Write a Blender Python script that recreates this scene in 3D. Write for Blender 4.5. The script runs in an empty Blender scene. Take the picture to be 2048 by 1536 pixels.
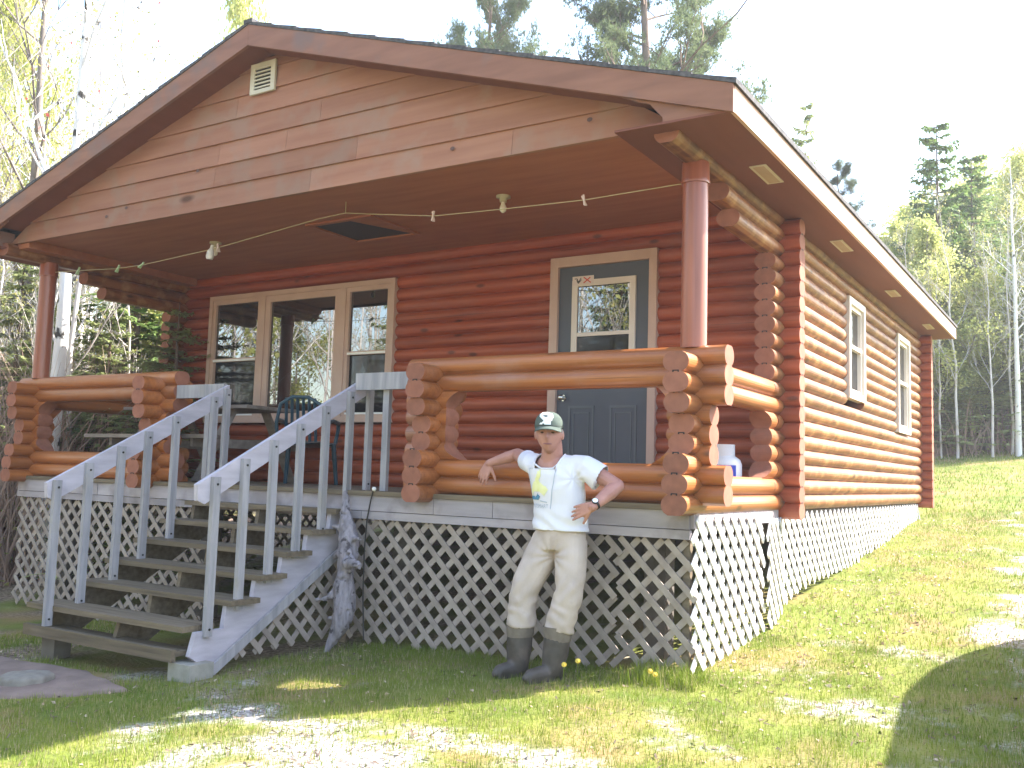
import bpy, math, random
import numpy as np
from mathutils import Vector, Matrix, noise
random.seed(7); np.random.seed(7)
SC = bpy.context.scene
COL = SC.collection
# ------------------------------------------------------------------ camera
F_ = Vector((-0.52818537, 0.84378053, 0.09515581)); R_ = Vector((0.84876725, 0.52790592, 0.0301579)); U_ = Vector((0.02478667, -0.0966941, 0.99500546))
CAM = Vector((2.33244, -6.01634, 0.28622)); FPX = 1898.36
cd = bpy.data.cameras.new('camera'); cam = bpy.data.objects.new('camera', cd); COL.objects.link(cam)
cd.sensor_width = 36; cd.lens = 36 * FPX / 2048; cd.clip_start = .05; cd.clip_end = 1500
M = Matrix(((R_.x, U_.x, -F_.x, CAM.x), (R_.y, U_.y, -F_.y, CAM.y), (R_.z, U_.z, -F_.z, CAM.z), (0, 0, 0, 1)))
cam.matrix_world = M; SC.camera = cam
def ray(px, py): return F_ + R_ * ((px - 1024) / FPX) - U_ * ((py - 768) / FPX)
# ------------------------------------------------------------------ world, sun, exposure
W = bpy.data.worlds.new('World'); SC.world = W; W.use_nodes = True
nt = W.node_tree; sky = nt.nodes.new('ShaderNodeTexSky'); sky.sky_type = 'NISHITA'; sky.sun_disc = False
SUN = Vector((1, 1.1, 1.33)).normalized()
sky.sun_elevation = math.asin(SUN.z); sky.sun_rotation = math.atan2(SUN.x, SUN.y)
sky.air_density = 1.2; sky.dust_density = 1.6; sky.ozone_density = 1.0
bg = nt.nodes['Background']; bg.inputs['Strength'].default_value = 0.15
nt.links.new(sky.outputs[0], bg.inputs['Color'])
sl = bpy.data.lights.new('sun', 'SUN'); sl.energy = 4.5; sl.angle = math.radians(.5); sl.color = (1, .95, .88)
so = bpy.data.objects.new('sun', sl); COL.objects.link(so); so.rotation_euler = SUN.to_track_quat('Z', 'Y').to_euler()
SC.view_settings.view_transform = 'Standard'; SC.view_settings.look = 'None'; SC.view_settings.gamma = 1
SC.view_settings.exposure = 2.4
try: SC.cycles.max_bounces = 8; SC.cycles.transparent_max_bounces = 8
except Exception: pass
# ------------------------------------------------------------------ materials
def mat(name, c1, c2=None, rough=.7, scale=(8, 8, 8), c3=None, bump=0, spec=.4, detail=5, tone=0, coat=0, t3=(.6, .75), s3=2.0, metal=0, bscale=None, dist=0, obj=False, knot=None):
    m = bpy.data.materials.new(name); m.use_nodes = True; n = m.node_tree; L = n.links; N = n.nodes
    b = N['Principled BSDF']; b.inputs['Roughness'].default_value = rough; b.inputs['Specular IOR Level'].default_value = spec
    b.inputs['Metallic'].default_value = metal
    if coat: b.inputs['Coat Weight'].default_value = coat; b.inputs['Coat Roughness'].default_value = .25
    if c2 is None: b.inputs['Base Color'].default_value = (*c1, 1); return m
    if obj: g = N.new('ShaderNodeTexCoord').outputs['Object']
    else: g = N.new('ShaderNodeNewGeometry').outputs['Position']
    mp = N.new('ShaderNodeMapping'); mp.inputs['Scale'].default_value = scale; L.new(g, mp.inputs[0])
    t = N.new('ShaderNodeTexNoise'); t.inputs['Scale'].default_value = 1; t.inputs['Detail'].default_value = detail; t.inputs['Distortion'].default_value = dist
    L.new(mp.outputs[0], t.inputs[0])
    r = N.new('ShaderNodeValToRGB'); r.color_ramp.elements[0].position = .3; r.color_ramp.elements[1].position = .7
    r.color_ramp.elements[0].color = (*c1, 1); r.color_ramp.elements[1].color = (*c2, 1); L.new(t.outputs[0], r.inputs[0]); out = r.outputs[0]
    if c3:
        t2 = N.new('ShaderNodeTexNoise'); t2.inputs['Scale'].default_value = s3; t2.inputs['Detail'].default_value = 4; L.new(g, t2.inputs[0])
        mr = N.new('ShaderNodeMapRange'); mr.inputs[1].default_value = t3[0]; mr.inputs[2].default_value = t3[1]; L.new(t2.outputs[0], mr.inputs[0])
        x = N.new('ShaderNodeMix'); x.data_type = 'RGBA'; L.new(mr.outputs[0], x.inputs[0]); L.new(out, x.inputs[6]); x.inputs[7].default_value = (*c3, 1); out = x.outputs[2]
    if knot:
        mk = N.new('ShaderNodeMapping'); mk.inputs['Scale'].default_value = knot; L.new(g, mk.inputs[0])
        vk = N.new('ShaderNodeTexVoronoi'); vk.inputs['Scale'].default_value = 1; vk.inputs['Randomness'].default_value = 1; L.new(mk.outputs[0], vk.inputs[0])
        mr = N.new('ShaderNodeMapRange'); mr.inputs[1].default_value = .07; mr.inputs[2].default_value = .15; mr.inputs[3].default_value = .38; mr.inputs[4].default_value = 1; L.new(vk.outputs['Distance'], mr.inputs[0])
        t5 = N.new('ShaderNodeTexNoise'); t5.inputs['Scale'].default_value = 1; t5.inputs['Detail'].default_value = 3; m5 = N.new('ShaderNodeMapping'); m5.inputs['Scale'].default_value = tuple(q * (.35 if q < 4 else 16) for q in knot); L.new(g, m5.inputs[0]); L.new(m5.outputs[0], t5.inputs[0])
        m6 = N.new('ShaderNodeMapRange'); m6.inputs[1].default_value = .30; m6.inputs[2].default_value = .36; m6.inputs[3].default_value = .55; m6.inputs[4].default_value = 1; L.new(t5.outputs[0], m6.inputs[0])
        mm = N.new('ShaderNodeMath'); mm.operation = 'MULTIPLY'; L.new(mr.outputs[0], mm.inputs[0]); L.new(m6.outputs[0], mm.inputs[1])
        x = N.new('ShaderNodeMix'); x.data_type = 'RGBA'; x.blend_type = 'MULTIPLY'; x.inputs[0].default_value = 1; L.new(out, x.inputs[6]); L.new(mm.outputs[0], x.inputs[7]); out = x.outputs[2]
    if tone:
        a = N.new('ShaderNodeAttribute'); a.attribute_name = 'tone'
        x = N.new('ShaderNodeMix'); x.data_type = 'RGBA'; x.blend_type = 'MULTIPLY'; x.inputs[0].default_value = 1
        L.new(out, x.inputs[6]); L.new(a.outputs['Color'], x.inputs[7]); out = x.outputs[2]
    L.new(out, b.inputs['Base Color'])
    if bump:
        bp = N.new('ShaderNodeBump'); bp.inputs['Strength'].default_value = bump; bp.inputs['Distance'].default_value = .01
        if bscale:
            t4 = N.new('ShaderNodeTexNoise'); t4.inputs['Scale'].default_value = bscale; t4.inputs['Detail'].default_value = 6; L.new(g, t4.inputs[0]); L.new(t4.outputs[0], bp.inputs['Height'])
        else: L.new(t.outputs[0], bp.inputs['Height'])
        L.new(bp.outputs[0], b.inputs['Normal'])
    return m
def leafmat(name, c1, c2, trans=.4, sc=3):
    m = mat(name, c1, c2, .6, (sc,) * 3, spec=.2); n = m.node_tree; N = n.nodes; L = n.links
    b = N['Principled BSDF']; o = N['Material Output']; tr = N.new('ShaderNodeBsdfTranslucent'); ms = N.new('ShaderNodeMixShader'); ms.inputs[0].default_value = trans
    L.new(b.inputs['Base Color'].links[0].from_socket, tr.inputs[0]); L.new(b.outputs[0], ms.inputs[1]); L.new(tr.outputs[0], ms.inputs[2]); L.new(ms.outputs[0], o.inputs[0])
    return m
def glassmat(name, ior, dark, rough=.01):
    m = bpy.data.materials.new(name); m.use_nodes = True; n = m.node_tree; N = n.nodes; L = n.links; N.remove(N['Principled BSDF'])
    d = N.new('ShaderNodeBsdfDiffuse'); d.inputs[0].default_value = (*dark, 1); g = N.new('ShaderNodeBsdfGlossy'); g.inputs['Roughness'].default_value = rough
    f = N.new('ShaderNodeFresnel'); f.inputs[0].default_value = ior; ms = N.new('ShaderNodeMixShader')
    L.new(f.outputs[0], ms.inputs[0]); L.new(d.outputs[0], ms.inputs[1]); L.new(g.outputs[0], ms.inputs[2]); L.new(ms.outputs[0], N['Material Output'].inputs[0])
    return m
ORW = (.235, .040, .016); ORW2 = (.40, .088, .031); RL1 = (.25, .080, .022); RL2 = (.39, .132, .036)
m_logx = mat('stained_wall_log', ORW, ORW2, .45, (1.2, 30, 22), bump=.15, tone=1, spec=.4, knot=(2.2, 5, 5.5), c3=(.30, .075, .035), t3=(.5, .7), s3=1.6)
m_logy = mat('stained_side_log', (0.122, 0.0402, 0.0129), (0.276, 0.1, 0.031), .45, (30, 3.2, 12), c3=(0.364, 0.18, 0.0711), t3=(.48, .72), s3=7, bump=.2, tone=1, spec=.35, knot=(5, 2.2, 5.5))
m_rlx = mat('honey_rail_log', RL1, RL2, .36, (1.0, 26, 18), c3=(.34, .15, .085), t3=(.56, .72), s3=2.4, bump=.15, tone=1, spec=.5, knot=(2.0, 5, 5))
m_rly = mat('honey_rail_side_log', RL1, RL2, .36, (26, 1.0, 18), bump=.15, tone=1, spec=.5, knot=(5, 2.0, 5))
m_end = mat('log_end_grain', (0.226, 0.089, 0.0566), (0.306, 0.121, 0.0749), .75, (14, 14, 14), bump=.15, tone=1, spec=.2)
m_notch = mat('dark_gap', (.01, .007, .006))
m_gable = mat('weathered_gable_board', (0.265, 0.121, 0.0766), (0.33, 0.161, 0.104), .8, (1.0, 20, 14), c3=(0.288, 0.166, 0.118), t3=(.5, .64), s3=3.2, bump=.15, tone=1, spec=.2, knot=(1.2, 3, 3.2))
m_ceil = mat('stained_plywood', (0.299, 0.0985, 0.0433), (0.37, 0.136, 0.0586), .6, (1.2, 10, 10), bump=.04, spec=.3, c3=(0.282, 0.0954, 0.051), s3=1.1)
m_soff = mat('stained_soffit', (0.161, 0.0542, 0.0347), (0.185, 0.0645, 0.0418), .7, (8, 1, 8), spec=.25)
m_fasc = mat('stained_fascia', (0.194, 0.084, 0.0518), (0.256, 0.116, 0.0712), .6, (2, 2, 14), c3=(0.177, 0.104, 0.0841), t3=(.55, .68), s3=2.3, bump=.08, spec=.3)
m_efas = mat('sunlit_eave_fascia', (.52, .30, .20), (.62, .46, .38), .45, (6, 1, 12), spec=.5)  # fascia stain paled, sun glare on the right eave put into the colour
m_shing = mat('asphalt_shingle', (.05, .05, .055), (.12, .11, .11), .95, (30, 30, 30), bump=.5, spec=.2)
m_trim = mat('tan_trim', (0.468, 0.315, 0.248), (0.542, 0.379, 0.304), .6, (3, 3, 3), spec=.3)
m_vinyl = mat('pale_vinyl_sash', (.60, .52, .45), (.66, .58, .50), .4, (4, 4, 4), spec=.4)
m_white = mat('white_paint', (.72, .70, .66), (.80, .78, .74), .5, (6, 6, 6), spec=.4)
m_door = mat('slate_grey_door_paint', (0.0661, 0.0728, 0.0914), (0.0767, 0.0846, 0.105), .5, (3, 3, 3), spec=.4)
m_grey = mat('weathered_grey_wood', (0.24, 0.232, 0.247), (0.384, 0.36, 0.367), .85, (22, 22, 2.2), c3=(0.32, 0.292, 0.262), s3=3, bump=.25, tone=1, spec=.2)
m_greyx = mat('weathered_grey_board', (0.112, 0.0858, 0.0583), (0.204, 0.158, 0.107), .85, (1.5, 24, 30), c3=(0.153, 0.118, 0.0653), s3=2.2, bump=.3, tone=1, spec=.2)
m_rail = mat('weathered_grey_handrail', (0.35, 0.32, 0.354), (0.478, 0.435, 0.482), .8, (14, 3, 14), bump=.2, tone=1, spec=.25)
m_rim = mat('weathered_rim_board', (0.304, 0.272, 0.28), (0.432, 0.379, 0.392), .85, (1.2, 20, 12), c3=(0.256, 0.222, 0.224), t3=(.5, .62), s3=3, bump=.15, tone=1, spec=.2)
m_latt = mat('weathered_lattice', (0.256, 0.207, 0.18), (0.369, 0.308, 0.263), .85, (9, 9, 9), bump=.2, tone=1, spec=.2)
m_latt_lit = mat('sunlit_lattice', (0.65, 0.616, 0.575), (0.784, 0.762, 0.736), .8, (9, 9, 9), bump=.15, tone=1, spec=.2)  # whitened copy of the lattice wood, sunlight on the right side painted in
m_vent = mat('dull_cream_plastic', (.36, .27, .19), (.42, .32, .23), .6, (5, 5, 5))
m_ventw = mat('pale_cream_vent', (.50, .45, .35), (.56, .52, .42), .6, (5, 5, 5))
m_glass = glassmat('window_glass', 2.8, (.012, .012, .014))
m_screen = glassmat('screened_window_glass', 1.45, (.014, .014, .017), .03)
m_drift = mat('silver_driftwood', (0.169, 0.15, 0.162), (0.326, 0.29, 0.31), .8, (28, 28, 7), c3=(0.0788, 0.0673, 0.0735), t3=(.58, .66), s3=16, bump=.8, spec=.2)
m_conc = mat('rough_concrete', (.24, .23, .20), (.33, .31, .27), .95, (12, 12, 12), bump=.3, spec=.1)
m_stone = mat('grey_brown_fieldstone', (0.165, 0.12, 0.102), (0.242, 0.179, 0.151), .95, (5, 5, 5), c3=(0.176, 0.129, 0.0978), s3=7, bump=.5, bscale=24, spec=.15)
m_stone2 = mat('pale_round_stone', (0.168, 0.15, 0.128), (0.238, 0.218, 0.186), .95, (14, 14, 14), bump=.4, spec=.15)
m_dark = mat('dark_frame_wood', (.10, .085, .07), (.15, .13, .11), .95, (6, 6, 6))  # plain dark brown wood for floor frame and left footing
m_skin = mat('sun_reddened_skin', (0.378, 0.176, 0.14), (0.462, 0.232, 0.186), .5, (12, 12, 12), spec=.35, bump=.03)
m_shirt = mat('white_cotton', (0.667, 0.653, 0.726), (0.724, 0.706, 0.77), .9, (5, 5, 5), spec=.1, bump=.1, bscale=18)
m_pant = mat('stone_canvas', (0.434, 0.355, 0.309), (0.56, 0.465, 0.411), .9, (7, 7, 5), c3=(0.392, 0.306, 0.254), s3=6, spec=.1, bump=.3, bscale=16)
m_boot = mat('muddy_rubber', (0.0467, 0.039, 0.0324), (0.102, 0.0825, 0.072), .55, (9, 9, 9), c3=(0.145, 0.112, 0.0936), s3=9, spec=.4, bump=.1)
m_cuff = mat('boot_liner_felt', (.15, .12, .095), (.20, .165, .13), .9, (20, 20, 20), bump=.2)
m_cap = mat('grey_green_cap_cloth', (0.07, 0.0897, 0.0756), (0.101, 0.125, 0.108), .9, (20, 20, 20), spec=.1, bump=.1)
m_black = mat('black_plastic', (.012, .012, .012), rough=.4)
m_pure = mat('white_enamel', (.82, .82, .80), rough=.45)
m_steel = mat('steel', (.55, .54, .5), rough=.25, metal=1)
m_yel = mat('pale_yellow_print', (.75, .73, .32), (.80, .79, .50), .8, (20, 20, 20))
m_blu = mat('blue_print', (.04, .16, .30), (.12, .30, .46), .8, (40, 40, 40))
m_gry = mat('faded_grey_print', (.42, .47, .55), rough=.8)
m_lips = mat('lip', (.22, .085, .09), rough=.5)
m_brow = mat('grey_brow_hair', (.20, .11, .08), rough=.8)
m_hair = mat('grey_hair', (.40, .36, .33), (.3, .26, .23), .8, (60, 60, 60))
m_eye = mat('eye', (.06, .035, .025), rough=.2)
m_green = mat('green_resin', (0.012, 0.0467, 0.0675), (0.02, 0.0638, 0.0975), .35, (4, 4, 4), spec=.5)
m_table = mat('weathered_table_wood', (.17, .135, .11), (.26, .22, .19), .85, (3, 14, 14), bump=.2)
m_pink = mat('pale_clothespin', (.62, .47, .42), rough=.6)
m_pgreen = mat('green_clothespin', (.42, .55, .32), rough=.6)
m_cord = mat('cotton_cord', (.42, .35, .2), rough=.9)
m_tank = mat('tank_enamel', (.62, .64, .66), (.70, .71, .72), .35, (5, 5, 5))
m_tblue = mat('blue_label', (.03, .06, .42), rough=.5)
m_red = mat('red_mark', (.55, .07, .04), rough=.6)
m_card = mat('sticker_card', (.62, .52, .46), rough=.6)
m_bulb = mat('opal_bulb', (.70, .66, .58), rough=.2, spec=.6)
m_porc = mat('aged_porcelain', (.42, .38, .26), rough=.4)
m_birch = mat('birch_bark', (.60, .58, .56), (.72, .70, .68), .8, (3, 3, 1.5), c3=(.05, .045, .04), t3=(.60, .66), s3=5, spec=.15, obj=True)
m_bark = mat('grey_bark', (.14, .115, .10), (.25, .22, .20), .9, (10, 10, 3), spec=.1, bump=.4, obj=True)
m_barkw = mat('pale_bark', (0.39, 0.351, 0.325), (0.585, 0.546, 0.52), .9, (10, 10, 3), spec=.1, obj=True)
m_barkr = mat('pine_bark', (.10, .07, .055), (.20, .15, .12), .95, (10, 10, 3), spec=.1, bump=.5, obj=True)
m_bud = leafmat('budding_leaf', (0.264, 0.24, 0.072), (0.432, 0.396, 0.144), .45)
m_red2 = leafmat('red_maple_bud', (.38, .06, .06), (.5, .14, .11), .4)
m_leaf = leafmat('young_leaf', (0.324, 0.381, 0.0994), (0.646, 0.624, 0.248), .6)
m_need = leafmat('spruce_needle', (0.09, 0.165, 0.045), (0.255, 0.345, 0.105), .35)
m_needl = leafmat('pale_spruce_needle', (0.24, 0.302, 0.12), (0.45, 0.475, 0.21), .45)
m_pine = leafmat('pine_needle', (0.0817, 0.117, 0.054), (0.178, 0.211, 0.101), .45)
m_brush = leafmat('dead_brush', (0.266, 0.17, 0.132), (0.479, 0.355, 0.294), .2, 1)
m_litter = leafmat('dry_leaf', (0.36, 0.228, 0.144), (0.66, 0.54, 0.432), .2, 9)
m_grass = leafmat('grass_blade', (0.0939, 0.161, 0.0126), (0.233, 0.275, 0.0378), .35, 1.6)
m_straw = leafmat('straw_blade', (0.326, 0.269, 0.115), (0.442, 0.384, 0.211), .3, 3)
# ground material
m_ground = mat('lawn_and_soil', (0.0936, 0.128, 0.0223), (0.208, 0.209, 0.052), .95, (2.2, 2.2, 2.2), c3=(0.239, 0.169, 0.0743), t3=(.50, .68), s3=1.3, spec=.1, detail=8)
def _ground():
    n = m_ground.node_tree; N = n.nodes; L = n.links; b = N['Principled BSDF']; base = b.inputs['Base Color'].links[0].from_socket
    g = N.new('ShaderNodeNewGeometry').outputs['Position']
    def nz(s, d=6):
        t = N.new('ShaderNodeTexNoise'); t.inputs['Scale'].default_value = s; t.inputs['Detail'].default_value = d; L.new(g, t.inputs[0]); return t.outputs[0]
    def rmp(src, stops):
        r = N.new('ShaderNodeValToRGB'); e = r.color_ramp.elements; e[0].position, e[0].color = stops[0][0], (*stops[0][1], 1); e[1].position, e[1].color = stops[1][0], (*stops[1][1], 1)
        for p, c in stops[2:]: q = e.new(p); q.color = (*c, 1)
        L.new(src, r.inputs[0]); return r.outputs[0]
    def mix(f, a, c):
        x = N.new('ShaderNodeMix'); x.data_type = 'RGBA'; L.new(f, x.inputs[0]); L.new(a, x.inputs[6]); L.new(c, x.inputs[7]); return x.outputs[2]
    ga = N.new('ShaderNodeAttribute'); ga.attribute_name = 'gravel'; da = N.new('ShaderNodeAttribute'); da.attribute_name = 'soil'
    gr = rmp(nz(42, 3), [(.35, (.13, .11, .10)), (.62, (.52, .49, .46)), (.5, (.34, .31, .29))])
    dr = rmp(nz(30, 5), [(.35, (.10, .07, .05)), (.65, (.34, .25, .19))])
    o = mix(da.outputs['Fac'], base, dr); o = mix(ga.outputs['Fac'], o, gr); L.new(o, b.inputs['Base Color'])
    bp = N.new('ShaderNodeBump'); bp.inputs['Strength'].default_value = .8; bp.inputs['Distance'].default_value = .02; L.new(nz(38, 4), bp.inputs['Height']); L.new(bp.outputs[0], b.inputs['Normal'])
_ground()
# ------------------------------------------------------------------ mesh builder
class MB:
    def __init__(s): s.v = []; s.f = []; s.mi = []; s.t = []; s.sm = []; s.pc = []; s.np = 0
    def add(s, vs, fs, mi=0, tone=None, smooth=False):
        o = len(s.v); s.v += [tuple(v) for v in vs]
        tone = 1.0 if tone is None else tone
        s.np += 1
        for f in fs: s.f.append([i + o for i in f]); s.mi.append(mi); s.t.append(tone); s.sm.append(smooth); s.pc.append(s.np)
    def box(s, x0, x1, y0, y1, z0, z1, mi=0, tone=None):
        vs = [(x, y, z) for z in (z0, z1) for y in (y0, y1) for x in (x0, x1)]
        s.add(vs, [(0, 2, 3, 1), (4, 5, 7, 6), (0, 1, 5, 4), (2, 6, 7, 3), (0, 4, 6, 2), (1, 3, 7, 5)], mi, tone)
    def bar(s, p0, p1, w, h, up=(0, 0, 1), mi=0, tone=None):
        p0, p1, up = Vector(p0), Vector(p1), Vector(up); d = (p1 - p0).normalized(); x = d.cross(up).normalized() * w / 2; y = x.cross(d).normalized() * h / 2
        vs = [p + a * x + b * y for p in (p0, p1) for a, b in ((-1, -1), (1, -1), (1, 1), (-1, 1))]
        s.add(vs, [(3, 2, 1, 0), (4, 5, 6, 7), (0, 1, 5, 4), (1, 2, 6, 5), (2, 3, 7, 6), (3, 0, 4, 7)], mi, tone)
    def prism(s, poly, axis, a0, a1, mi=0, tone=None):   # poly in the two other axes
        def P(u, v, a): return {0: (a, u, v), 1: (u, a, v), 2: (u, v, a)}[axis]
        n = len(poly); vs = [P(u, v, a0) for u, v in poly] + [P(u, v, a1) for u, v in poly]
        s.add(vs, [list(range(n))[::-1], list(range(n, 2 * n))] + [(i, (i + 1) % n, n + (i + 1) % n, n + i) for i in range(n)], mi, tone)
    def tube(s, pts, rad, n=8, mi=0, cap=True, tone=None, ell=None):
        pts = [Vector(p) for p in pts]; rings = []; up = None
        for i, p in enumerate(pts):
            d = (pts[min(i + 1, len(pts) - 1)] - pts[max(i - 1, 0)])
            if d.length < 1e-9: d = Vector((0, 0, 1))
            d.normalize()
            if up is None: up = Vector((1, 0, 0)) if abs(d.x) < .8 else Vector((0, 1, 0))
            a = (up - d * up.dot(d)).normalized(); b = d.cross(a); up = a
            r = rad[i] if hasattr(rad, '__len__') else rad
            rings.append([p + (a * math.cos(2 * math.pi * k / n) + b * math.sin(2 * math.pi * k / n)) * r for k in range(n)])
        vs = [v for r in rings for v in r]; fs = [(i * n + k, i * n + (k + 1) % n, (i + 1) * n + (k + 1) % n, (i + 1) * n + k) for i in range(len(pts) - 1) for k in range(n)]
        s.add(vs, fs, mi, tone, True)
        if cap and n > 2: s.add(rings[0], [list(range(n))[::-1]], mi, tone); s.add(rings[-1], [list(range(n))], mi, tone)
    def loft(s, rings, mi=0, closed=True, cap=True, tone=None, smooth=True):
        n = len(rings[0]); vs = [v for r in rings for v in r]
        s.add(vs, [(i * n + k, i * n + (k + 1) % n, (i + 1) * n + (k + 1) % n, (i + 1) * n + k) for i in range(len(rings) - 1) for k in range(n if closed else n - 1)], mi, tone, smooth)
        if cap: s.add(rings[0], [list(range(n))[::-1]], mi, tone); s.add(rings[-1], [list(range(n))], mi, tone)
    def ball(s, c, r, mi=0, nu=12, nv=8, tone=None, rot=None):
        r = Vector(r) if hasattr(r, '__len__') else Vector((r, r, r)); c = Vector(c); rot = rot or Matrix.Identity(3); vs = []
        for j in range(nv + 1):
            a = math.pi * j / nv
            for i in range(nu):
                b = 2 * math.pi * i / nu; vs.append(c + rot @ Vector((r.x * math.sin(a) * math.cos(b), r.y * math.sin(a) * math.sin(b), r.z * math.cos(a))))
        s.add(vs, [(j * nu + i, (j + 1) * nu + i, (j + 1) * nu + (i + 1) % nu, j * nu + (i + 1) % nu) for j in range(nv) for i in range(nu)], mi, tone, True)
    def build(s, name, mats, parent=None, loc=None):
        me = bpy.data.meshes.new(name); mats = mats if isinstance(mats, (list, tuple)) else [mats]
        L = Vector(loc) if loc is not None else (Vector(parent['base']) if parent is not None and 'base' in parent else Vector((0, 0, 0)))
        me.from_pydata([(v[0] - L.x, v[1] - L.y, v[2] - L.z) for v in s.v], [], s.f)
        for m in mats: me.materials.append(m)
        me.polygons.foreach_set('material_index', s.mi); me.polygons.foreach_set('use_smooth', s.sm)
        if any(t != 1.0 for t in s.t):
            a = me.attributes.new('tone', 'FLOAT_COLOR', 'FACE'); arr = np.ones((len(s.t), 4), 'f'); t = np.array(s.t, 'f'); arr[:, 0] = t; arr[:, 1] = t; arr[:, 2] = t; a.data.foreach_set('color', arr.ravel())
        me.update(); o = bpy.data.objects.new(name, me); COL.objects.link(o)
        if parent is not None:
            o.parent = parent
            if 'base' not in parent and parent.type == 'MESH': pass
        elif loc is not None: o.location = L
        return o
BASES = {}
def onesafe(t): return t if t != 1.0 else 1.001
def fulltone(mb):  # materials that read the tone attribute need it present
    mb.t = [onesafe(t) for t in mb.t]
    return mb
def tag(o, label=None, cat=None, group=None, kind=None):
    if label: o['label'] = label
    if cat: o['category'] = cat
    if group: o['group'] = group
    if kind: o['kind'] = kind
    return o
def thing(name, loc, label, cat, group=None):
    o = bpy.data.objects.new(name, None); COL.objects.link(o); o.location = loc; o.empty_display_size = .1
    BASES[o.name] = Vector(loc); return tag(o, label, cat, group)
def part(mb, name, mats, parent, sub=False):
    """mesh in world coordinates under a thing (or under a part whose own origin is that of the thing)"""
    root = parent
    while root.parent: root = root.parent
    o = fulltone(mb).build(name, mats, None, None); L = BASES[root.name]
    o.data.transform(Matrix.Translation(-L)); o.parent = parent
    return o
def parts(mb, name, mats, parent):   # every add() of the builder becomes an object of its own
    out = []
    groups = {}
    for f, mi, t, sm_, p in zip(mb.f, mb.mi, mb.t, mb.sm, mb.pc): groups.setdefault(p, []).append((f, mi, t, sm_))
    for p, fl in groups.items():
        m2 = MB(); ids = sorted({i for f, *_ in fl for i in f}); rm = {a: b for b, a in enumerate(ids)}; m2.v = [mb.v[i] for i in ids]
        for f, mi, t, sm_ in fl: m2.f.append([rm[i] for i in f]); m2.mi.append(mi); m2.t.append(t); m2.sm.append(sm_); m2.pc.append(0)
        out.append(part(m2, name, mats, parent))
    return out
def single(mb, name, mats, label, cat, loc, group=None):
    o = fulltone(mb).build(name, mats, None, loc); return tag(o, label, cat, group)
def struct(o, label=None): o['kind'] = 'structure'; return tag(o, label)
T = lambda a=.88, b=1.1: random.uniform(a, b)
# ------------------------------------------------------------------ ground
def gz(x, y):
    z = -.97 + (.09 * y if y > 0 else .03 * y) + .045 * max(min(x, 0), -6)
    if x < -9: z += .07 * min(-9 - x, 25)
    if y > 9 and x > -8: z += .028 * (min(y, 26) - 9) * min(1, (x + 8) / 3)
    if y > 26: z -= .05 * (y - 26)
    z += .02 * noise.noise(Vector((x * .7, y * .7, 0))) + (.10 * noise.noise(Vector((x * .2, y * .2, 3))) if abs(x) > 4 or y > 4 or y < -4 else 0)
    return z
def sm(a, b, x): t = min(max((x - a) / (b - a), 0), 1); return t * t * (3 - 2 * t)
GP = [(-1.0, -2.5, 1.0, .55, .92), (-.35, -2.0, .7, .3, .7), (-2.1, -2.0, .55, .35, .72), (1.0, -.4, .3, .3, .75), (.55, -1.3, .35, .25, .6), (1.6, -.3, .35, .5, .75), (1.25, 1.2, .3, .5, .5),
      (2.05, 3.2, .58, 3.4, .8), (1.75, 8, .5, 4.5, .72), (2.4, -1, .5, 2, .8), (.35, .25, .35, .45, .55), (-2.6, -1.75, .9, .5, .45)]
def gravel(x, y):
    n = noise.fractal(Vector((x * 2.2, y * 2.2, 7)), 1, 2, 4); m = 0
    for cx, cy, rx, ry, w in GP:
        d = math.hypot((x - cx) / rx, (y - cy) / ry); m = max(m, w * (1.25 - .75 * d))
    return sm(.42, 1.05, m + .75 * n + .35 * noise.noise(Vector((x * 11, y * 11, 3))))
def soil(x, y):
    n = noise.fractal(Vector((x * 1.1, y * 1.1, 21)), 1, 2, 4)
    base = 0
    if x < .4 and -.45 < y < .3: base = .3
    if x < -2.2 and y > -1.9 and y < 8: base = .5
    if x < -8 or y > 24 or y < -8: base = 1
    if .0 < x < 1.4 and 1.0 < y < 12: base = max(base, .12)
    return sm(.32, .95, base + .7 * n)
def coords(a, b, c, d, step):
    L = [a]; s = (c - a) ; v = a; out = []
    k = np.geomspace(step, max(step * 1.01, abs(c - a) * .12), 34); k = k / k.sum() * abs(c - a); left = c - np.cumsum(k); right = d + np.cumsum(np.geomspace(step, abs(b - d) * .12, 34) / np.geomspace(step, abs(b - d) * .12, 34).sum() * abs(b - d))
    return np.concatenate([left[::-1], np.arange(c, d + 1e-6, step), right])
gx = coords(-300, 300, -6.5, 3.2, .06); gy = coords(-300, 300, -5.0, 9.0, .07)
vs = []; gv = []; dv = []
for y in gy:
    for x in gx:
        x_, y_ = float(x), float(y); z = gz(x_, y_); g_ = gravel(x_, y_) if -8 < x_ < 6 and -7 < y_ < 16 else 0
        fine = (-7 < x_ < 4 and -5.5 < y_ < 10)
        if fine: z += .006 * noise.noise(Vector((x_ * 9, y_ * 9, 1)))
        vs.append((x_, y_, z)); gv.append(g_); dv.append(soil(x_, y_))
nx = len(gx); ny = len(gy)
fs = [(j * nx + i, j * nx + i + 1, (j + 1) * nx + i + 1, (j + 1) * nx + i) for j in range(ny - 1) for i in range(nx - 1)]
me = bpy.data.meshes.new('ground'); me.from_pydata(vs, [], fs); me.materials.append(m_ground); me.polygons.foreach_set('use_smooth', [True] * len(fs))
for nme, dat in (('gravel', gv), ('soil', dv)): a = me.attributes.new(nme, 'FLOAT', 'POINT'); a.data.foreach_set('value', np.array(dat, 'f'))
me.update(); ground = bpy.data.objects.new('ground', me); COL.objects.link(ground); struct(ground)
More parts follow.
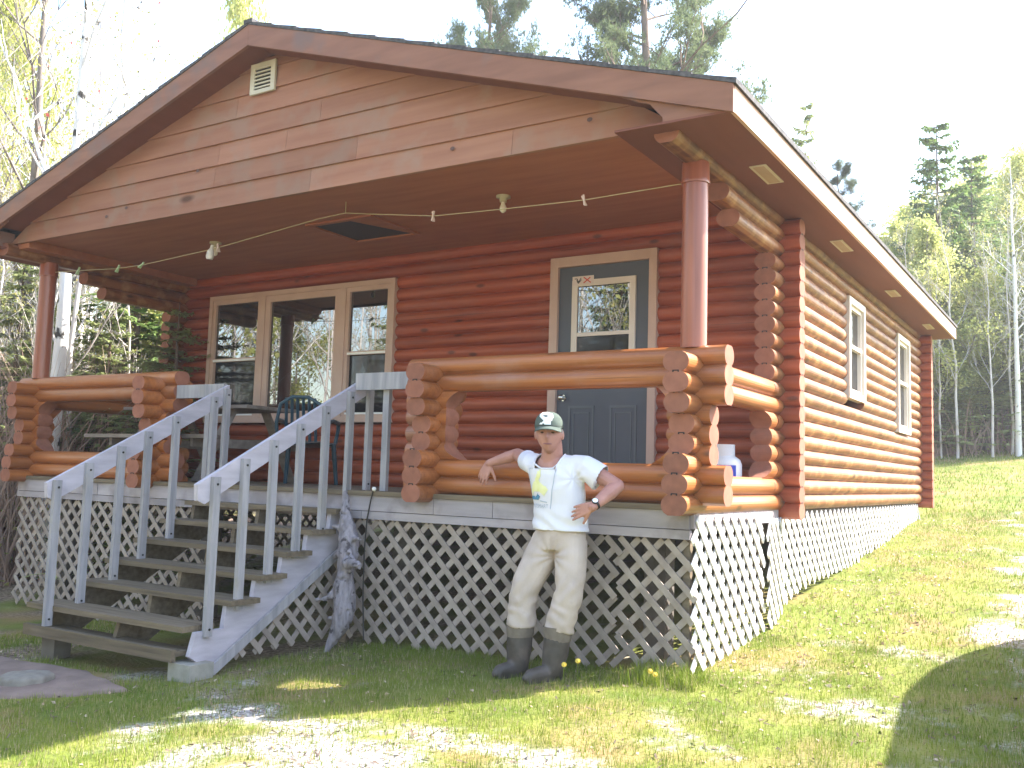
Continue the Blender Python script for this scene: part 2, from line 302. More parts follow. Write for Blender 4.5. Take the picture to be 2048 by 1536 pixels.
# ------------------------------------------------------------------ log cabin dimensions
PW = 7.5; D = 1.889; LEN = 7.02; PT = .132; CEIL = 2.6; DECK = .124; SOF = 2.5; E = .497; YF = -.67; YB = D + LEN + .42
XC = lambda k: .19 + PT * k        # centre of x-direction course k
YC = lambda k: .124 + PT * k       # centre of y-direction course k
def prof(h=PT / 2, n=8, w=.09, fl=.042):
    r = [(fl + (w - fl) * math.sin(math.pi * i / n) ** .62, -h + 2 * h * i / n) for i in range(n + 1)]
    return r + [(-a, b) for a, b in r[::-1]]
PR = prof()
def log(mb, axis, a0, a1, c, z, mi=0, me_=1, tone=None, ends=(1, 1), w=None, wob=0):
    pr = PR if w is None else prof(w=w, fl=w * .45); tone = tone or T(.82, 1.12); n = max(1, int(abs(a1 - a0) / .5)) if wob else 1; R = []
    for i in range(n + 1):
        a = a0 + (a1 - a0) * i / n; k = 1 + wob * random.uniform(-1, 1)
        R.append([((a, c + u * k, z + v) if axis == 0 else (c + u * k, a, z + v)) for u, v in (pr[::-1] if axis == 1 else pr)])
    m = len(pr)
    mb.add([v for r in R for v in r], [(i * m + k, i * m + (k + 1) % m, (i + 1) * m + (k + 1) % m, (i + 1) * m + k) for i in range(n) for k in range(m)], mi, tone, False)
    et = T(.85, 1.12)
    for fl, r, rev in ((ends[0], R[0], True), (ends[1], R[-1], False)):
        if fl: mb.add(r, [list(range(m))[::-1] if rev else list(range(m))], me_, et)
def notch(mb, axis, a, c, z, sgn, mi=2):   # dark tongue-and-groove marks at the top joint of an end face
    for dx, w, dz in ((0, .022, .007), (-.018, .005, .0), (.018, .005, .0)):
        q = dict(a0=a - .001 if sgn > 0 else a - .002, a1=a + .002 if sgn > 0 else a + .001)
        if axis == 1: mb.box(c + dx - w, c + dx + w, q['a0'], q['a1'], z + dz - .004, z + dz + .003, mi)
        else: mb.box(q['a0'], q['a1'], c + dx - w, c + dx + w, z + dz - .004, z + dz + .003, mi)
cabin = thing('log_cabin', (-3.75, D + LEN / 2, -.9), 'orange-brown log cabin with gabled porch roof, grey door, raised on lattice skirting', 'cabin')
# front wall of x logs
def holes_x(k, z):   # intervals kept on the front wall
    segs = [(-PW - .25, .22)]
    def cut(a, b):
        out = []
        for s0, s1 in segs:
            if b <= s0 or a >= s1: out.append((s0, s1)); continue
            if a > s0: out.append((s0, a))
            if b < s1: out.append((b, s1))
        return out
    if z < 2.36 - .03: segs = cut(-2.14, -1.05)
    if .82 < z < 2.33: segs = cut(-6.93, -4.06)
    return segs
fw = MB()
for k in range(-1, 19):
    z = XC(k)
    if z > CEIL + .02: break
    for a, b in holes_x(k, z):
        log(fw, 0, a, b, D, z, ends=(1, 1), wob=.0, w=.088)
        if b > .2: notch(fw, 0, .22, D, z + PT / 2, 1)
part(fw, 'log_wall', [m_logx, m_end, m_notch], cabin)
# y logs side walls (right x=0, left x=-PW)
def side_wall(xc, wins):
    w = MB()
    for k in range(0, 19):
        z = YC(k)
        if z > SOF + .02: break
        y0 = D - .32
        if z > 2.42: y0 = -.52
        elif z > 2.28: y0 = .42
        elif z > 2.15: y0 = .66
        segs = [(y0, D + LEN + .25)]
        for (a, b, z0, z1) in wins:
            if z0 - .05 < z < z1 + .03:
                segs = [t for s in segs for t in ([(s[0], a), (b, s[1])] if s[0] < a < s[1] else [s])]
        for a, b in segs:
            log(w, 1, a, b, xc, z, wob=.05, w=.088)
        if z < 2.2: notch(w, 1, D - .32, xc, z + PT / 2, -1)
        elif z < 2.42: log(w, 1, y0 - .001, y0 - .0005, xc, z)
    return w
SW = [(4.127, 4.905, 1.188, 2.26), (6.89, 7.765, .98, 2.26)]
part(side_wall(0, SW), 'log_wall', [m_logy, m_end, m_notch], cabin)
part(side_wall(-PW, []), 'log_wall', [m_logy, m_end, m_notch], cabin)
bw = MB()
for k in range(-1, 18): log(bw, 0, -PW - .25, .22, D + LEN, XC(k), w=.088)
part(bw, 'log_wall', [m_logx, m_end, m_notch], cabin)
# porch posts with turned collars
for xc in (0.0, -PW):
    p = MB(); x_ = xc
    p.tube([(x_, 0, 1.17), (x_, 0, 2.30)], .088, 24, 0)
    p.tube([(x_, 0, 2.30), (x_, 0, 2.312), (x_, 0, 2.33), (x_, 0, 2.45)], [.098, .10, .096, .092], 24, 0)
    part(p, 'porch_post', mat('turned_post_%d' % len(bpy.data.materials), (.22, .06, .032), (.32, .095, .052), .28, (22, 22, 1.0), bump=.08, spec=.5), cabin)
# porch railings
def scallop(mb, x0, dirn, z, kind, y=0, axis=0, mi=0):
    """short course beside the opening: kind 0 cut under, 1 straight, 2 flared foot"""
    h = PT / 2; L0 = {0: .22, 1: .13, 2: .13, 3: .20}[kind]; n = 7; R = []
    for i in range(n + 1):
        v = -h + 2 * h * i / n; t = i / n
        if kind == 0: L = .13 + .11 * t ** 1.6
        elif kind == 3: L = .13 + .14 * (1 - t) ** 2.2
        else: L = .13 + .022 * math.sin(math.pi * t)
        u = .055 + .035 * math.sin(math.pi * t) ** .8; R.append((v, L, u))
    vs = []
    for v, L, u in R:
        for a, s in ((0, -1), (0, 1), (L, 1), (L, -1)):
            q = x0 + dirn * a
            vs.append((q, y + s * u, z + v) if axis == 0 else (y + s * u, q, z + v))
    fs = [];
    for i in range(n):
        for k in range(4): fs.append((i * 4 + k, i * 4 + (k + 1) % 4, (i + 1) * 4 + (k + 1) % 4, (i + 1) * 4 + k))
    fs += [(3, 2, 1, 0), tuple(n * 4 + k for k in range(4))]
    o = len(mb.v); mb.v += vs; tn = T(.9, 1.08)
    for j, f in enumerate(fs): mb.f.append([i + o for i in f]); mb.mi.append(1 if j < 4 * n and j % 4 == 2 else mi); mb.t.append(tn); mb.sm.append(False); mb.pc.append(0)
def rail_section(xa, xb, exa, exb):
    r = MB()
    for k in range(8):
        z = XC(k)
        if k in (0, 1, 6, 7): log(r, 0, exa, exb, 0, z)
        else:
            kind = {5: 0, 4: 1, 3: 1, 2: 3}[k]
            log(r, 0, exa if k != 5 else exa + .0, xa, 0, z); scallop(r, xa, 1, z, kind)
            log(r, 0, xb, exb - (0 if k == 5 else .10), 0, z); scallop(r, xb, -1, z, kind)
        if k == 7: pass
    return r
r = rail_section(-2.12, 0, -2.36, .25)
# crossing y stubs at the left end of the right-hand section
def stub_col(r, xc, y0, y1):
    for k in range(8):
        z = YC(k); 
        if k == 5: y0_, y1_ = y0 + .02, y1 - .05
        elif k in (4, 3): y0_, y1_ = y0 + .10, y1 - .10
        else: y0_, y1_ = y0, y1
        log(r, 1, y0_, y1_, xc, z); 
        if k < 7: notch(r, 1, y0_, xc, z + PT / 2, -1)
stub_col(r, -2.12, -.30, .27)
rail_r = part(r, 'log_railing', [m_rlx, m_end, m_notch], cabin)
r = rail_section(-PW, -5.42, -PW - .26, -5.17); stub_col(r, -5.42, -.30, .27); part(r, 'log_railing', [m_rlx, m_end, m_notch], cabin)
for xc in (0.0, -PW):
    r = MB()
    for k in range(8):
        z = YC(k)
        if k in (0, 1, 6, 7): log(r, 1, -.31, D - .085, xc, z)
        else:
            kind = {5: 0, 4: 1, 3: 1, 2: 3}[k]; e0 = {5: -.29, 4: -.20, 3: -.20, 2: -.29}[k]
            log(r, 1, e0, 0, xc, z); scallop(r, 0, 1, z, kind, xc, 1); log(r, 1, D - .22, D - .085, xc, z); scallop(r, D - .25, -1, z, kind, xc, 1)
        if k < 7: notch(r, 1, -.31 if k in (0, 1, 6) else {5: -.29, 4: -.20, 3: -.20, 2: -.29}[k], xc, z + PT / 2, -1)
    part(r, 'log_railing', [m_rly, m_end, m_notch], cabin)
# deck
d = MB(); 
for i in range(13): d.box(-PW - .10, .06, -.13 + i * .148, -.13 + i * .148 + .143, DECK - .038, DECK - .002, 0, T())
dk = part(d, 'deck', m_greyx, cabin)
for (a, b) in ((-PW - .07, -6.2), (-6.19, -3.8), (-3.79, -2.04), (-2.035, -1.50), (-1.495, .03)):
    q = MB(); q.box(a, b, -.115, -.075, -.035, DECK - .04, 0, T(.9, 1.1)); parts(q, 'rim_board', m_rim, dk)
q = MB(); q.box(-PW - .07, -2.75, -.120, -.078, -.10, -.040, 0, .9); q.box(-2.745, .035, -.122, -.078, -.10, -.040, 0, 1.0); parts(q, 'rim_board', m_rim, dk)
q = MB(); q.box(.031, .055, -.10, D - .1, -.03, DECK - .04, 0); q.box(-PW - .095, -PW - .075, -.10, D, -.1, DECK - .04, 0); parts(q, 'rim_board', m_rim, dk)
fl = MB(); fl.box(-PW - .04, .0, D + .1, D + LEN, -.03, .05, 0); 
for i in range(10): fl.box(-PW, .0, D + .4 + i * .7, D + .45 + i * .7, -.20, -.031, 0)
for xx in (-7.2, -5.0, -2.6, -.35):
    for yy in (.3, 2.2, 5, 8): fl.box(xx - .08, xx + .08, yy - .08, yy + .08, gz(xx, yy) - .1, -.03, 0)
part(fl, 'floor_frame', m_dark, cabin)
# lattice panels
def lattice(P0, P1, bot, top, mt, name='lattice_panel', pitch=.118, w=.043, nrm=None, jag=.0, tri=None):
    """vertical panel from P0 to P1 (xy), bot(s), top(s) heights along it; tri(s)->(bot,top)"""
    P0, P1 = Vector((*P0, 0)), Vector((*P1, 0)); L = (P1 - P0).length; u = (P1 - P0) / L; n = u.cross(Vector((0, 0, 1))); mb = MB()
    step = pitch * math.sqrt(2)
    for layer, sg in ((0, 1), (1, -1)):
        off = n * (.006 * (1 if layer else -1)); c = -4
        while c < L + 4:
            cc = c + random.uniform(-.003, .003)
            # line: s = cc + sg*(z - zref); clip numerically
            zref = -.6; good = []
            for i in range(241):
                z = -1.45 + i * .0125 * 1.0
                s_ = cc + sg * (z - zref)
                if 0 <= s_ <= L:
                    lo, hi = bot(s_), top(s_)
                    if lo <= z <= hi: good.append(z)
            if len(good) > 3:
                z0, z1 = good[0] - random.uniform(0, jag), good[-1]
                a = P0 + u * (cc + sg * (z0 - zref)) + Vector((0, 0, z0)) + off; b = P0 + u * (cc + sg * (z1 - zref)) + Vector((0, 0, z1)) + off
                mb.bar(a, b, .009, w, up=(b - a).normalized().cross(n), tone=T(.85, 1.12))
            c += step
    return mb
gf = lambda s: -1
def fbot(s):
    x = -PW + s; return np.interp(x, [-7.6, -7.0, -4.6, -3.0, -2.2, -1.3, -.4, .1], [-1.19, -1.2, -1.25, -1.03, -1.02, -1.0, -.93, -.92])
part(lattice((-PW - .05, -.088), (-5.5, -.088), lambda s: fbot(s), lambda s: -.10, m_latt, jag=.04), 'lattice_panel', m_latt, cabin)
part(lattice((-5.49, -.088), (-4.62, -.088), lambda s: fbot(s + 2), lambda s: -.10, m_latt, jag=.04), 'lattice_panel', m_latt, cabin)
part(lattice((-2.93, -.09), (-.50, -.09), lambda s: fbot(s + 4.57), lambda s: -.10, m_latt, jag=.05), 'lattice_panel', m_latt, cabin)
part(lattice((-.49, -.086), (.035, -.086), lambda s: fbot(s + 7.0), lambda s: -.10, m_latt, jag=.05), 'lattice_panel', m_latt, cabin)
sb = lambda y: np.interp(y, [-.1, 1, 1.6, 2.1, 2.6, 4.8, 5, 8.8], [-.93, -.93, -.82, -.66, -.60, -.52, -.47, -.20])
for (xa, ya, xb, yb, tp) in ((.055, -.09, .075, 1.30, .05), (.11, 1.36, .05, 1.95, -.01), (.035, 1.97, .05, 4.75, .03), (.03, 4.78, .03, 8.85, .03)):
    part(lattice((xa, ya), (xb, yb), lambda s, ya=ya: sb(ya + s), lambda s, tp=tp: tp, m_latt_lit, jag=.05, w=.054), 'lattice_panel', m_latt_lit, cabin)
part(lattice((-PW - .08, 2.6), (-PW - .08, 8.8), lambda s: gz(-PW, 2.6 + s) + .05, lambda s: -.05, m_latt), 'lattice_panel', m_latt, cabin)
# black backing posts in the corners of the skirt
q = MB(); q.box(-.03, .02, -.07, -.02, -.93, -.1, 0); q.box(-2.96, -2.90, -.07, -.02, -1.1, -.1); q.box(.0, .05, 1.3, 1.36, -.8, 0.03); parts(q, 'skirt_post', m_greyx, cabin)
# ceiling, soffits, gable, roof
c = MB(); c.box(-PW + .02, -.02, -.41, D - .02, CEIL, CEIL + .02); ceil_ = part(c, 'porch_ceiling', m_ceil, cabin)
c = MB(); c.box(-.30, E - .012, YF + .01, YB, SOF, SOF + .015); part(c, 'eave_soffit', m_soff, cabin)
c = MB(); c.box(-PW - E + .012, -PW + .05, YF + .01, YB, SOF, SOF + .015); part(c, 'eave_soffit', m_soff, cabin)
c = MB(); c.box(-.29, -.02, -.40, D - .1, SOF + .016, CEIL + .04); c.box(-PW + .02, -PW + .26, -.40, D - .1, SOF + .016, CEIL + .04)
parts(c, 'beam_box', m_ceil, cabin)
ZE = 2.685; ZR = 4.045; XR_ = -PW / 2; SL = (ZR - ZE) / (E - XR_)
rz = lambda x: ZR - SL * abs(x - XR_)
rf = MB(); th = .022
for s in (1, -1):
    xe = XR_ + s * (E - XR_ + .02)
    nrow = 15
    for i in range(nrow):
        a = XR_ + s * (E + .02 - XR_) * i / nrow; b = XR_ + s * (E + .02 - XR_) * (i + 1) / nrow
        za, zb_ = rz(a) + .004, rz(b) + .016
        vs = [(a, YF - .025, za), (b, YF - .025, zb_), (b, YB, zb_), (a, YB, za), (a, YF - .025, za - th), (b, YF - .025, zb_ - .035), (b, YB, zb_ - .035), (a, YB, za - th)]
        rf.add(vs, [(0, 1, 2, 3) if s > 0 else (3, 2, 1, 0), (4, 7, 6, 5), (0, 4, 5, 1), (3, 2, 6, 7), (1, 5, 6, 2), (0, 3, 7, 4)], 0, T(.9, 1.1))
rf.box(XR_ - .05, XR_ + .05, YF - .03, YB, ZR - .01, ZR + .024)
roof = part(rf, 'roof', m_shing, cabin)
fb = .182
for s in (1, -1):
    q = MB(); xo = XR_ + s * (E - XR_); zo = rz(xo) - .02; zi = ZR - .02
    q.prism([(XR_ + s * .001, zi), (xo, zo), (xo, zo - fb + .005), (XR_ + s * .001, zi - fb)], 1, YF - .018, YF + .012)
    part(q, 'rake_board', m_fasc, roof)
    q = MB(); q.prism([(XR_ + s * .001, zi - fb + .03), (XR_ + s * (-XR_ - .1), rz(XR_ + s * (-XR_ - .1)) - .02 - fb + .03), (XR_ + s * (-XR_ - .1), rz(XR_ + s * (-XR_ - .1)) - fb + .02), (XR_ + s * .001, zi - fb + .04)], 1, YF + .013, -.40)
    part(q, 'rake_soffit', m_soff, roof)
    q = MB(); x1, x2 = sorted((xo, xo - s * .025)); q.box(x1, x2, YF + .0125, YB, SOF - .005, zo - .002)
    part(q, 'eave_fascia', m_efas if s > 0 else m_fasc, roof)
# boxed return at the corners (curved cut towards the gable)
for s in (1, -1):
    q = MB(); xi = XR_ + s * (-XR_ + .04); xo = XR_ + s * (E - XR_ - .03)
    pts = [(xo, SOF + .002), (xo, rz(xo) - .06), (XR_ + s * (-XR_ - .26), rz(-.26) - .10), (XR_ + s * (-XR_ - .26), rz(-.26) - fb - .012), (XR_ + s * (-XR_ - .14), rz(-.14) - fb - .03), (XR_ + s * (-XR_ - .06), SOF + .15), (XR_ + s * (-XR_ - .01), SOF + .09), (xi - s * .005, SOF + .04), (xi, SOF + .002)]
    q.prism(pts, 1, YF + .014, YF + .034); q.box(min(xi, xi - s * .02), max(xi, xi - s * .02), YF + .035, -.40, SOF + .016, SOF + .19)
    part(q, 'boxed_eave_return', m_fasc, roof)
g = MB(); rows = 8; bh = .197; NB = 0
z = CEIL - .03; row = 0
while z < ZR - fb - .02:
    z1 = min(z + bh, ZR - fb - .02); half = lambda zz: (ZR - fb + .02 - zz) / SL
    xL = max(XR_ - half(z), -PW + .02 if row == 0 else -99); cuts = sorted(random.uniform(-6.5, -.8) for _ in range(2)); ends = [-99] + cuts + [99]
    for a, b in zip(ends, ends[1:]):
        lo0, hi0 = max(a, XR_ - half(z)), min(b, XR_ + half(z)); lo1, hi1 = max(a, XR_ - half(z1)), min(b, XR_ + half(z1))
        if hi0 - lo0 < .02: continue
        lo0, hi0 = max(lo0, -PW - .05), min(hi0, .05); lo1, hi1 = max(lo1, lo0 if lo0 == a else -9), min(hi1, hi0 if hi0 == b else 9)
        if hi1 < lo1: lo1 = hi1 = (lo1 + hi1) / 2
        e = .0015
        yb0, yb1 = -.432, -.412   # clapboard: bottom edge stands proud
        vs = [(lo0 + e, yb0, z), (hi0 - e, yb0, z), (hi1 - e, yb1, z1 + .012), (lo1 + e, yb1, z1 + .012), (lo0 + e, -.395, z), (hi0 - e, -.395, z), (hi1 - e, -.395, z1 + .012), (lo1 + e, -.395, z1 + .012)]
        g.add(vs, [(0, 1, 2, 3), (5, 4, 7, 6), (1, 0, 4, 5), (3, 2, 6, 7), (0, 3, 7, 4), (2, 1, 5, 6)], 0, T(.86, 1.1))
    z = z1; row += 1
gab = part(g, 'gable', m_gable, cabin)
kn = MB()
for x_, z_ in ((-1.75, 2.70), (-5.9, 2.68), (-5.6, 2.73), (-4.6, 2.95), (-.6, 2.72)):
    kn.add([(x_ + .022 * math.cos(a), -.4345, z_ + .016 * math.sin(a)) for a in [i * math.pi / 4 for i in range(8)]], [list(range(8))])
parts(kn, 'knot', mat('dark_knot', (.10, .05, .04)), gab)
# closing of gable behind
q = MB(); q.prism([(XR_ - 4.1, SOF + .03), (XR_ + 4.1, SOF + .03), (XR_, ZR - .08)], 1, YB - .05, YB - .03); part(q, 'gable', m_gable, cabin)
# gable vent
q = MB(); vx0, vx1, vz0, vz1 = -3.955, -3.655, 3.525, 3.80
q.box(vx0, vx1, -.454, -.433, vz0, vz0 + .035); q.box(vx0, vx1, -.454, -.433, vz1 - .04, vz1); q.box(vx0, vx0 + .05, -.454, -.433, vz0 + .035, vz1 - .04); q.box(vx1 - .05, vx1, -.454, -.433, vz0 + .035, vz1 - .04)
for i in range(6):
    z0 = vz0 + .035 + i * .034; q.bar((vx0 + .05, -.446, z0 + .022), (vx1 - .05, -.446, z0 + .022), .012, .012)
gv_ = part(q, 'roof_vent', m_ventw, cabin); q = MB(); q.box(vx0 + .02, vx1 - .02, -.4395, -.436, vz0 + .02, vz1 - .02); part(q, 'vent_opening', m_notch, gv_)
# soffit vents
for (x0, x1, y0, y1, sk) in ((.255, .375, .36, .80, 1), (.25, .36, 2.70, 3.16, 1), (.255, .365, 5.22, 5.62, 1), (.26, .36, 7.78, 8.24, 1)):
    q = MB(); q.box(x0, x1, y0, y1, SOF - .008, SOF - .002); q.box(x0 + .02, x1 - .02, y0 + .02, y1 - .02, SOF - .010, SOF - .0085, 1); part(q, 'soffit_vent', [m_ventw, m_vent], cabin)
# attic hatch
q = MB(); hx0, hx1, hy0, hy1 = -4.03, -3.30, .47, 1.12
q.box(hx0, hx1, hy0 - .05, hy0, CEIL - .02, CEIL - .001); q.box(hx0, hx1, hy1, hy1 + .04, CEIL - .02, CEIL - .001); q.box(hx0 - .04, hx0, hy0 - .05, hy1 + .04, CEIL - .02, CEIL - .001); q.box(hx1, hx1 + .04, hy0 - .05, hy1 + .04, CEIL - .02, CEIL - .001)
ht = part(q, 'attic_hatch', m_ceil, cabin); q = MB(); q.add([(hx0, hy0, CEIL - .003), (hx0 + .42, hy0, CEIL - .003), (hx1 - .05, hy1, CEIL - .003), (hx0, hy1, CEIL - .003)], [(0, 3, 2, 1)]); part(q, 'hatch_opening', mat('dark_attic', (.03, .02, .02)), ht)
# ceiling lamps
for (x_, y_) in ((-5.47, .55), (-1.875, .48)):
    q = MB(); q.tube([(x_, y_, CEIL - .0), (x_, y_, CEIL - .015), (x_, y_, CEIL - .02), (x_, y_, CEIL - .055)], [.06, .062, .035, .028], 16); l = part(q, 'ceiling_lamp', m_porc, cabin)
    q = MB(); q.tube([(x_, y_, CEIL - .055), (x_, y_, CEIL - .075), (x_, y_, CEIL - .10), (x_, y_, CEIL - .13), (x_, y_, CEIL - .145)], [.016, .02, .03, .026, .008], 14); part(q, 'bulb', m_bulb, l)
# ---- windows and door
def sash_rect(mb, x0, x1, z0, z1, w, y0, y1, ax=0, mi=0):
    for a in ((x0, x1, z0, z0 + w), (x0, x1, z1 - w, z1), (x0, x0 + w, z0 + w, z1 - w), (x1 - w, x1, z0 + w, z1 - w)):
        if ax == 0: mb.box(a[0], a[1], y0, y1, a[2], a[3], mi)
        else: mb.box(y0, y1, a[0], a[1], a[2], a[3], mi)
YW = D - .088  # wall face
wn = MB(); sash_rect(wn, -6.95, -4.05, .80, 2.345, .055, YW - .035, YW + .05); wn.box(-6.07, -5.99, YW - .034, YW + .05, .856, 2.289); wn.box(-4.83, -4.74, YW - .034, YW + .05, .856, 2.289)
front_win = part(wn, 'window', m_trim, cabin)
def pane(x0, x1, z0, z1, y, m, par, ax=0):
    q = MB()
    if ax == 0: q.add([(x0, y, z0), (x1, y, z0), (x1, y, z1), (x0, y, z1)], [(0, 1, 2, 3)])
    else: q.add([(y, x0, z0), (y, x1, z0), (y, x1, z1), (y, x0, z1)], [(0, 1, 2, 3)])
    part(q, 'pane', m, par)
for (a, b) in ((-6.895, -6.07), (-4.74, -4.105)):
    q = MB(); sash_rect(q, a, b, .856, 2.289, .05, YW - .02, YW + .03); q.box(a + .05, b - .05, YW - .022, YW + .03, 1.535, 1.575); part(q, 'sash', m_trim, front_win)
    q = MB(); q.box(a + .05, b - .05, YW - .028, YW - .023, 1.538, 1.562); q.box(a + .05, b - .05, YW - .028, YW - .0235, .885, .905); parts(q, 'screen_rail', m_white, front_win)
    pane(a + .05, b - .05, 1.575, 2.239, YW + .010, m_glass, front_win); pane(a + .05, b - .05, .906, 1.535, YW + .022, m_screen, front_win)
q = MB(); sash_rect(q, -5.99, -4.83, .856, 2.289, .075, YW - .02, YW + .03); part(q, 'sash', m_trim, front_win)
pane(-5.915, -4.905, .931, 2.214, YW + .008, m_glass, front_win)
# door
dr = MB(); dr.box(-2.145, -2.06, YW - .03, YW + .06, DECK, 2.365); dr.box(-1.12, -1.045, YW - .03, YW + .06, DECK, 2.365); dr.box(-2.059, -1.121, YW - .03, YW + .06, 2.27, 2.365)
door_fr = part(dr, 'door_frame', m_trim, cabin)
dd = MB(); dd.box(-2.058, -1.122, YW + .005, YW + .045, DECK + .01, 2.268); 
door = part(dd, 'door', m_door, cabin)
m_pnl = mat('door_panel_edge', (.085, .095, .112), (.105, .115, .13), .4, (3, 3, 3))
for (a, b) in ((-1.93, -1.66), (-1.50, -1.23)):
    q = MB(); sash_rect(q, a, b, .30, .945, .022, YW - .004, YW + .004); sash_rect(q, a + .05, b - .05, .36, .885, .012, YW - .002, YW + .004)
    part(q, 'raised_panel', m_pnl, door)
q = MB(); sash_rect(q, -1.91, -1.255, 1.20, 2.13, .058, YW - .02, YW + .004); q.box(-1.852, -1.313, YW - .018, YW + .002, 1.595, 1.63); dl = part(q, 'door_window', m_vinyl, door)
pane(-1.852, -1.313, 1.631, 2.072, YW - .004, m_glass, dl); pane(-1.852, -1.313, 1.258, 1.594, YW - .003, m_screen, dl)
q = MB(); q.tube([(-1.985, YW + .004, 1.02), (-1.985, YW - .006, 1.02)], [.032, .03], 16); q.tube([(-1.985, YW - .006, 1.02), (-1.985, YW - .035, 1.02)], .012, 10); q.ball((-1.985, YW - .055, 1.02), (.03, .024, .03), 0, 16, 10); part(q, 'door_knob', m_steel, door)
# sticker with check mark and cross
st = MB(); st.box(-1.905, -1.68, YW - .024, YW - .0215, 2.085, 2.168); stk = part(st, 'door_sticker', m_card, door)
q = MB(); yk = YW - .0255
for a, b in (((-1.88, 2.145), (-1.855, 2.145)), ((-1.855, 2.145), (-1.84, 2.112)), ((-1.84, 2.112), (-1.812, 2.152)), ((-1.86, 2.132), (-1.842, 2.10)), ((-1.842, 2.10), (-1.808, 2.135))): q.bar((a[0], yk, a[1]), (b[0], yk, b[1]), .002, .007, up=(0, 0, 1) if abs(b[0] - a[0]) > .001 else (1, 0, 0))
part(q, 'sticker_mark', m_black, stk); q = MB()
q.bar((-1.785, yk, 2.155), (-1.71, yk, 2.10), .002, .011); q.bar((-1.785, yk - .001, 2.10), (-1.715, yk - .001, 2.15), .002, .011); part(q, 'sticker_mark', m_red, stk)
# side windows
for (a, b, z0, z1) in SW:
    q = MB(); X = .082; sash_rect(q, a, b, z0, z1, .07, X - .06, X + .03, 1); w_ = part(q, 'window', m_vinyl, cabin)
    q = MB(); sash_rect(q, a + .07, b - .07, z0 + .07, z1 - .07, .04, X - .05, X + .0, 1); zm = z0 + (z1 - z0) * .52; q.box(X - .05, X + .012, a + .11, b - .11, zm - .02, zm + .02); part(q, 'sash', m_vinyl, w_)
    pane(a + .11, b - .11, zm + .02, z1 - .11, X - .035, m_glass, w_, 1); pane(a + .11, b - .11, z0 + .11, zm - .02, X - .04, m_screen, w_, 1)
# ------------------------------------------------------------------ staircase
st = thing('staircase', (-3.75, -1.0, -1.18), 'weathered grey wooden staircase with open risers and two slanting handrails up to the porch', 'stairs')
for k in range(6):
    z = -.03 - .155 * k; y = -.30 - .255 * k; xl, xr = (-4.66, -2.86) if k < 5 else (-4.78, -2.97)
    if k == 5: y -= .06
    q = MB(); q.box(xl, xr, y, y + .135, z - .038, z, 0, T()); q.box(xl + .005, xr - .004, y + .141, y + .275, z - .038, z - .001, 0, T()); part(q, 'tread', m_greyx, st)
q = MB(); q.box(-4.70, -2.99, -1.70, -1.66, -1.03, -.95, 0, .85); q.box(-4.68, -3.0, -1.655, -1.50, -1.0, -.965, 0, .8); part(q, 'kick_board', m_greyx, st)
for xs in (-4.56, -3.75, -2.945):
    q = MB(); top = [(-.08, -.07)]
    for k in range(6):
        z = -.069 - .155 * k; yf = -.30 - .255 * k + .02; yb = yf + .255
        top += [(min(yb, -.08) if k == 0 else yb - .02, z), (yf, z)]
    poly = top + [(-1.60, -1.0), (-1.45, -1.1), (-.08, -.30)]
    q.prism(poly, 0, xs - .02, xs + .02, 0, T(.9, 1.05)); part(q, 'stringer', m_greyx if xs < -3 else m_rail, st)
for xs in (-2.955, -4.5):
    hr = MB(); top0 = (xs, .10 if xs > -4 else -.02, 1.07 if xs > -4 else 1.03); bot0 = (xs, -1.60 if xs > -4 else -1.72, .165 if xs > -4 else .13)
    y0, z0, y1, z1 = top0[1], top0[2], bot0[1], bot0[2]
    poly = [(y0, z0), (y0, z0 - .155), (y1 + .06, z1 - .145), (y1 - .0, z1 - .12), (y1 - .01, z1 - .01)]
    hr.prism(poly, 0, xs - .019, xs + .019); part(hr, 'handrail', m_rail, st)
    # cap strip
    n = 7
    ys = [-1.47, -1.21, -.94, -.67, -.40, -.12, .12] if xs > -4 else [-1.66, -1.40, -1.12, -.87, -.60, -.20, -.06]
    for i, y in enumerate(ys):
        zt = z0 + (y - y0) * (z0 - z1) / (y0 - y1) - .015; zb = -.069 - .155 * ((-.30 - y) / .255) - .10 if y < -.25 else (.0 if y < -.1 else DECK)
        zb = max(zb, -.95); off = .040 if xs > -4 else .040
        q = MB(); q.box(xs + off - .019, xs + off + .019, y - .03, y + .03, zb, zt - random.uniform(0, .02), 0, T(.92, 1.08)); 
        b_ = part(q, 'baluster', m_grey, st)
        
        for zz in (zt - .06, zb + .05): q = MB(); q.tube([(xs + off + .019, y, zz), (xs + off + .025, y, zz)], .0085, 8); part(q, 'bolt', m_black, b_)
q = MB(); q.box(-2.93, -2.34, -.055, -.017, .945, 1.085, 0); q.box(-5.18, -4.52, -.055, -.017, .915, 1.04, 0, .95); parts(q, 'top_rail', m_grey, st)
q = MB(); q.box(-2.66, -2.60, -.016, .022, DECK, 1.06, 0); q.box(-4.80, -4.74, -.016, .022, DECK, 1.02, 0); parts(q, 'baluster', m_grey, st)
# triangular lattice under the right stringer
trib = lambda s: -1.08
tb = lambda y: -.30 + (y + .10) * .60
part(lattice((-2.915, -1.42), (-2.915, -.12), lambda s: np.interp(s, [0, .3, 1.3], [-1.08, -1.06, -1.02]), lambda s: tb(-1.42 + s) - .02, m_latt), 'lattice_panel', m_latt, st)
q = MB(); q.bar((-2.90, -1.45, tb(-1.45) - .02), (-2.90, -.12, tb(-.12) - .02), .02, .07); part(q, 'lattice_edge_strip', m_grey, st)
q = MB(); q.box(-3.06, -2.84, -1.66, -1.46, -1.22, -1.04); parts(q, 'footing_block', m_conc, st); q = MB(); q.box(-4.60, -4.44, -1.60, -1.46, -1.3, -1.04); part(q, 'footing_block', m_dark, st)
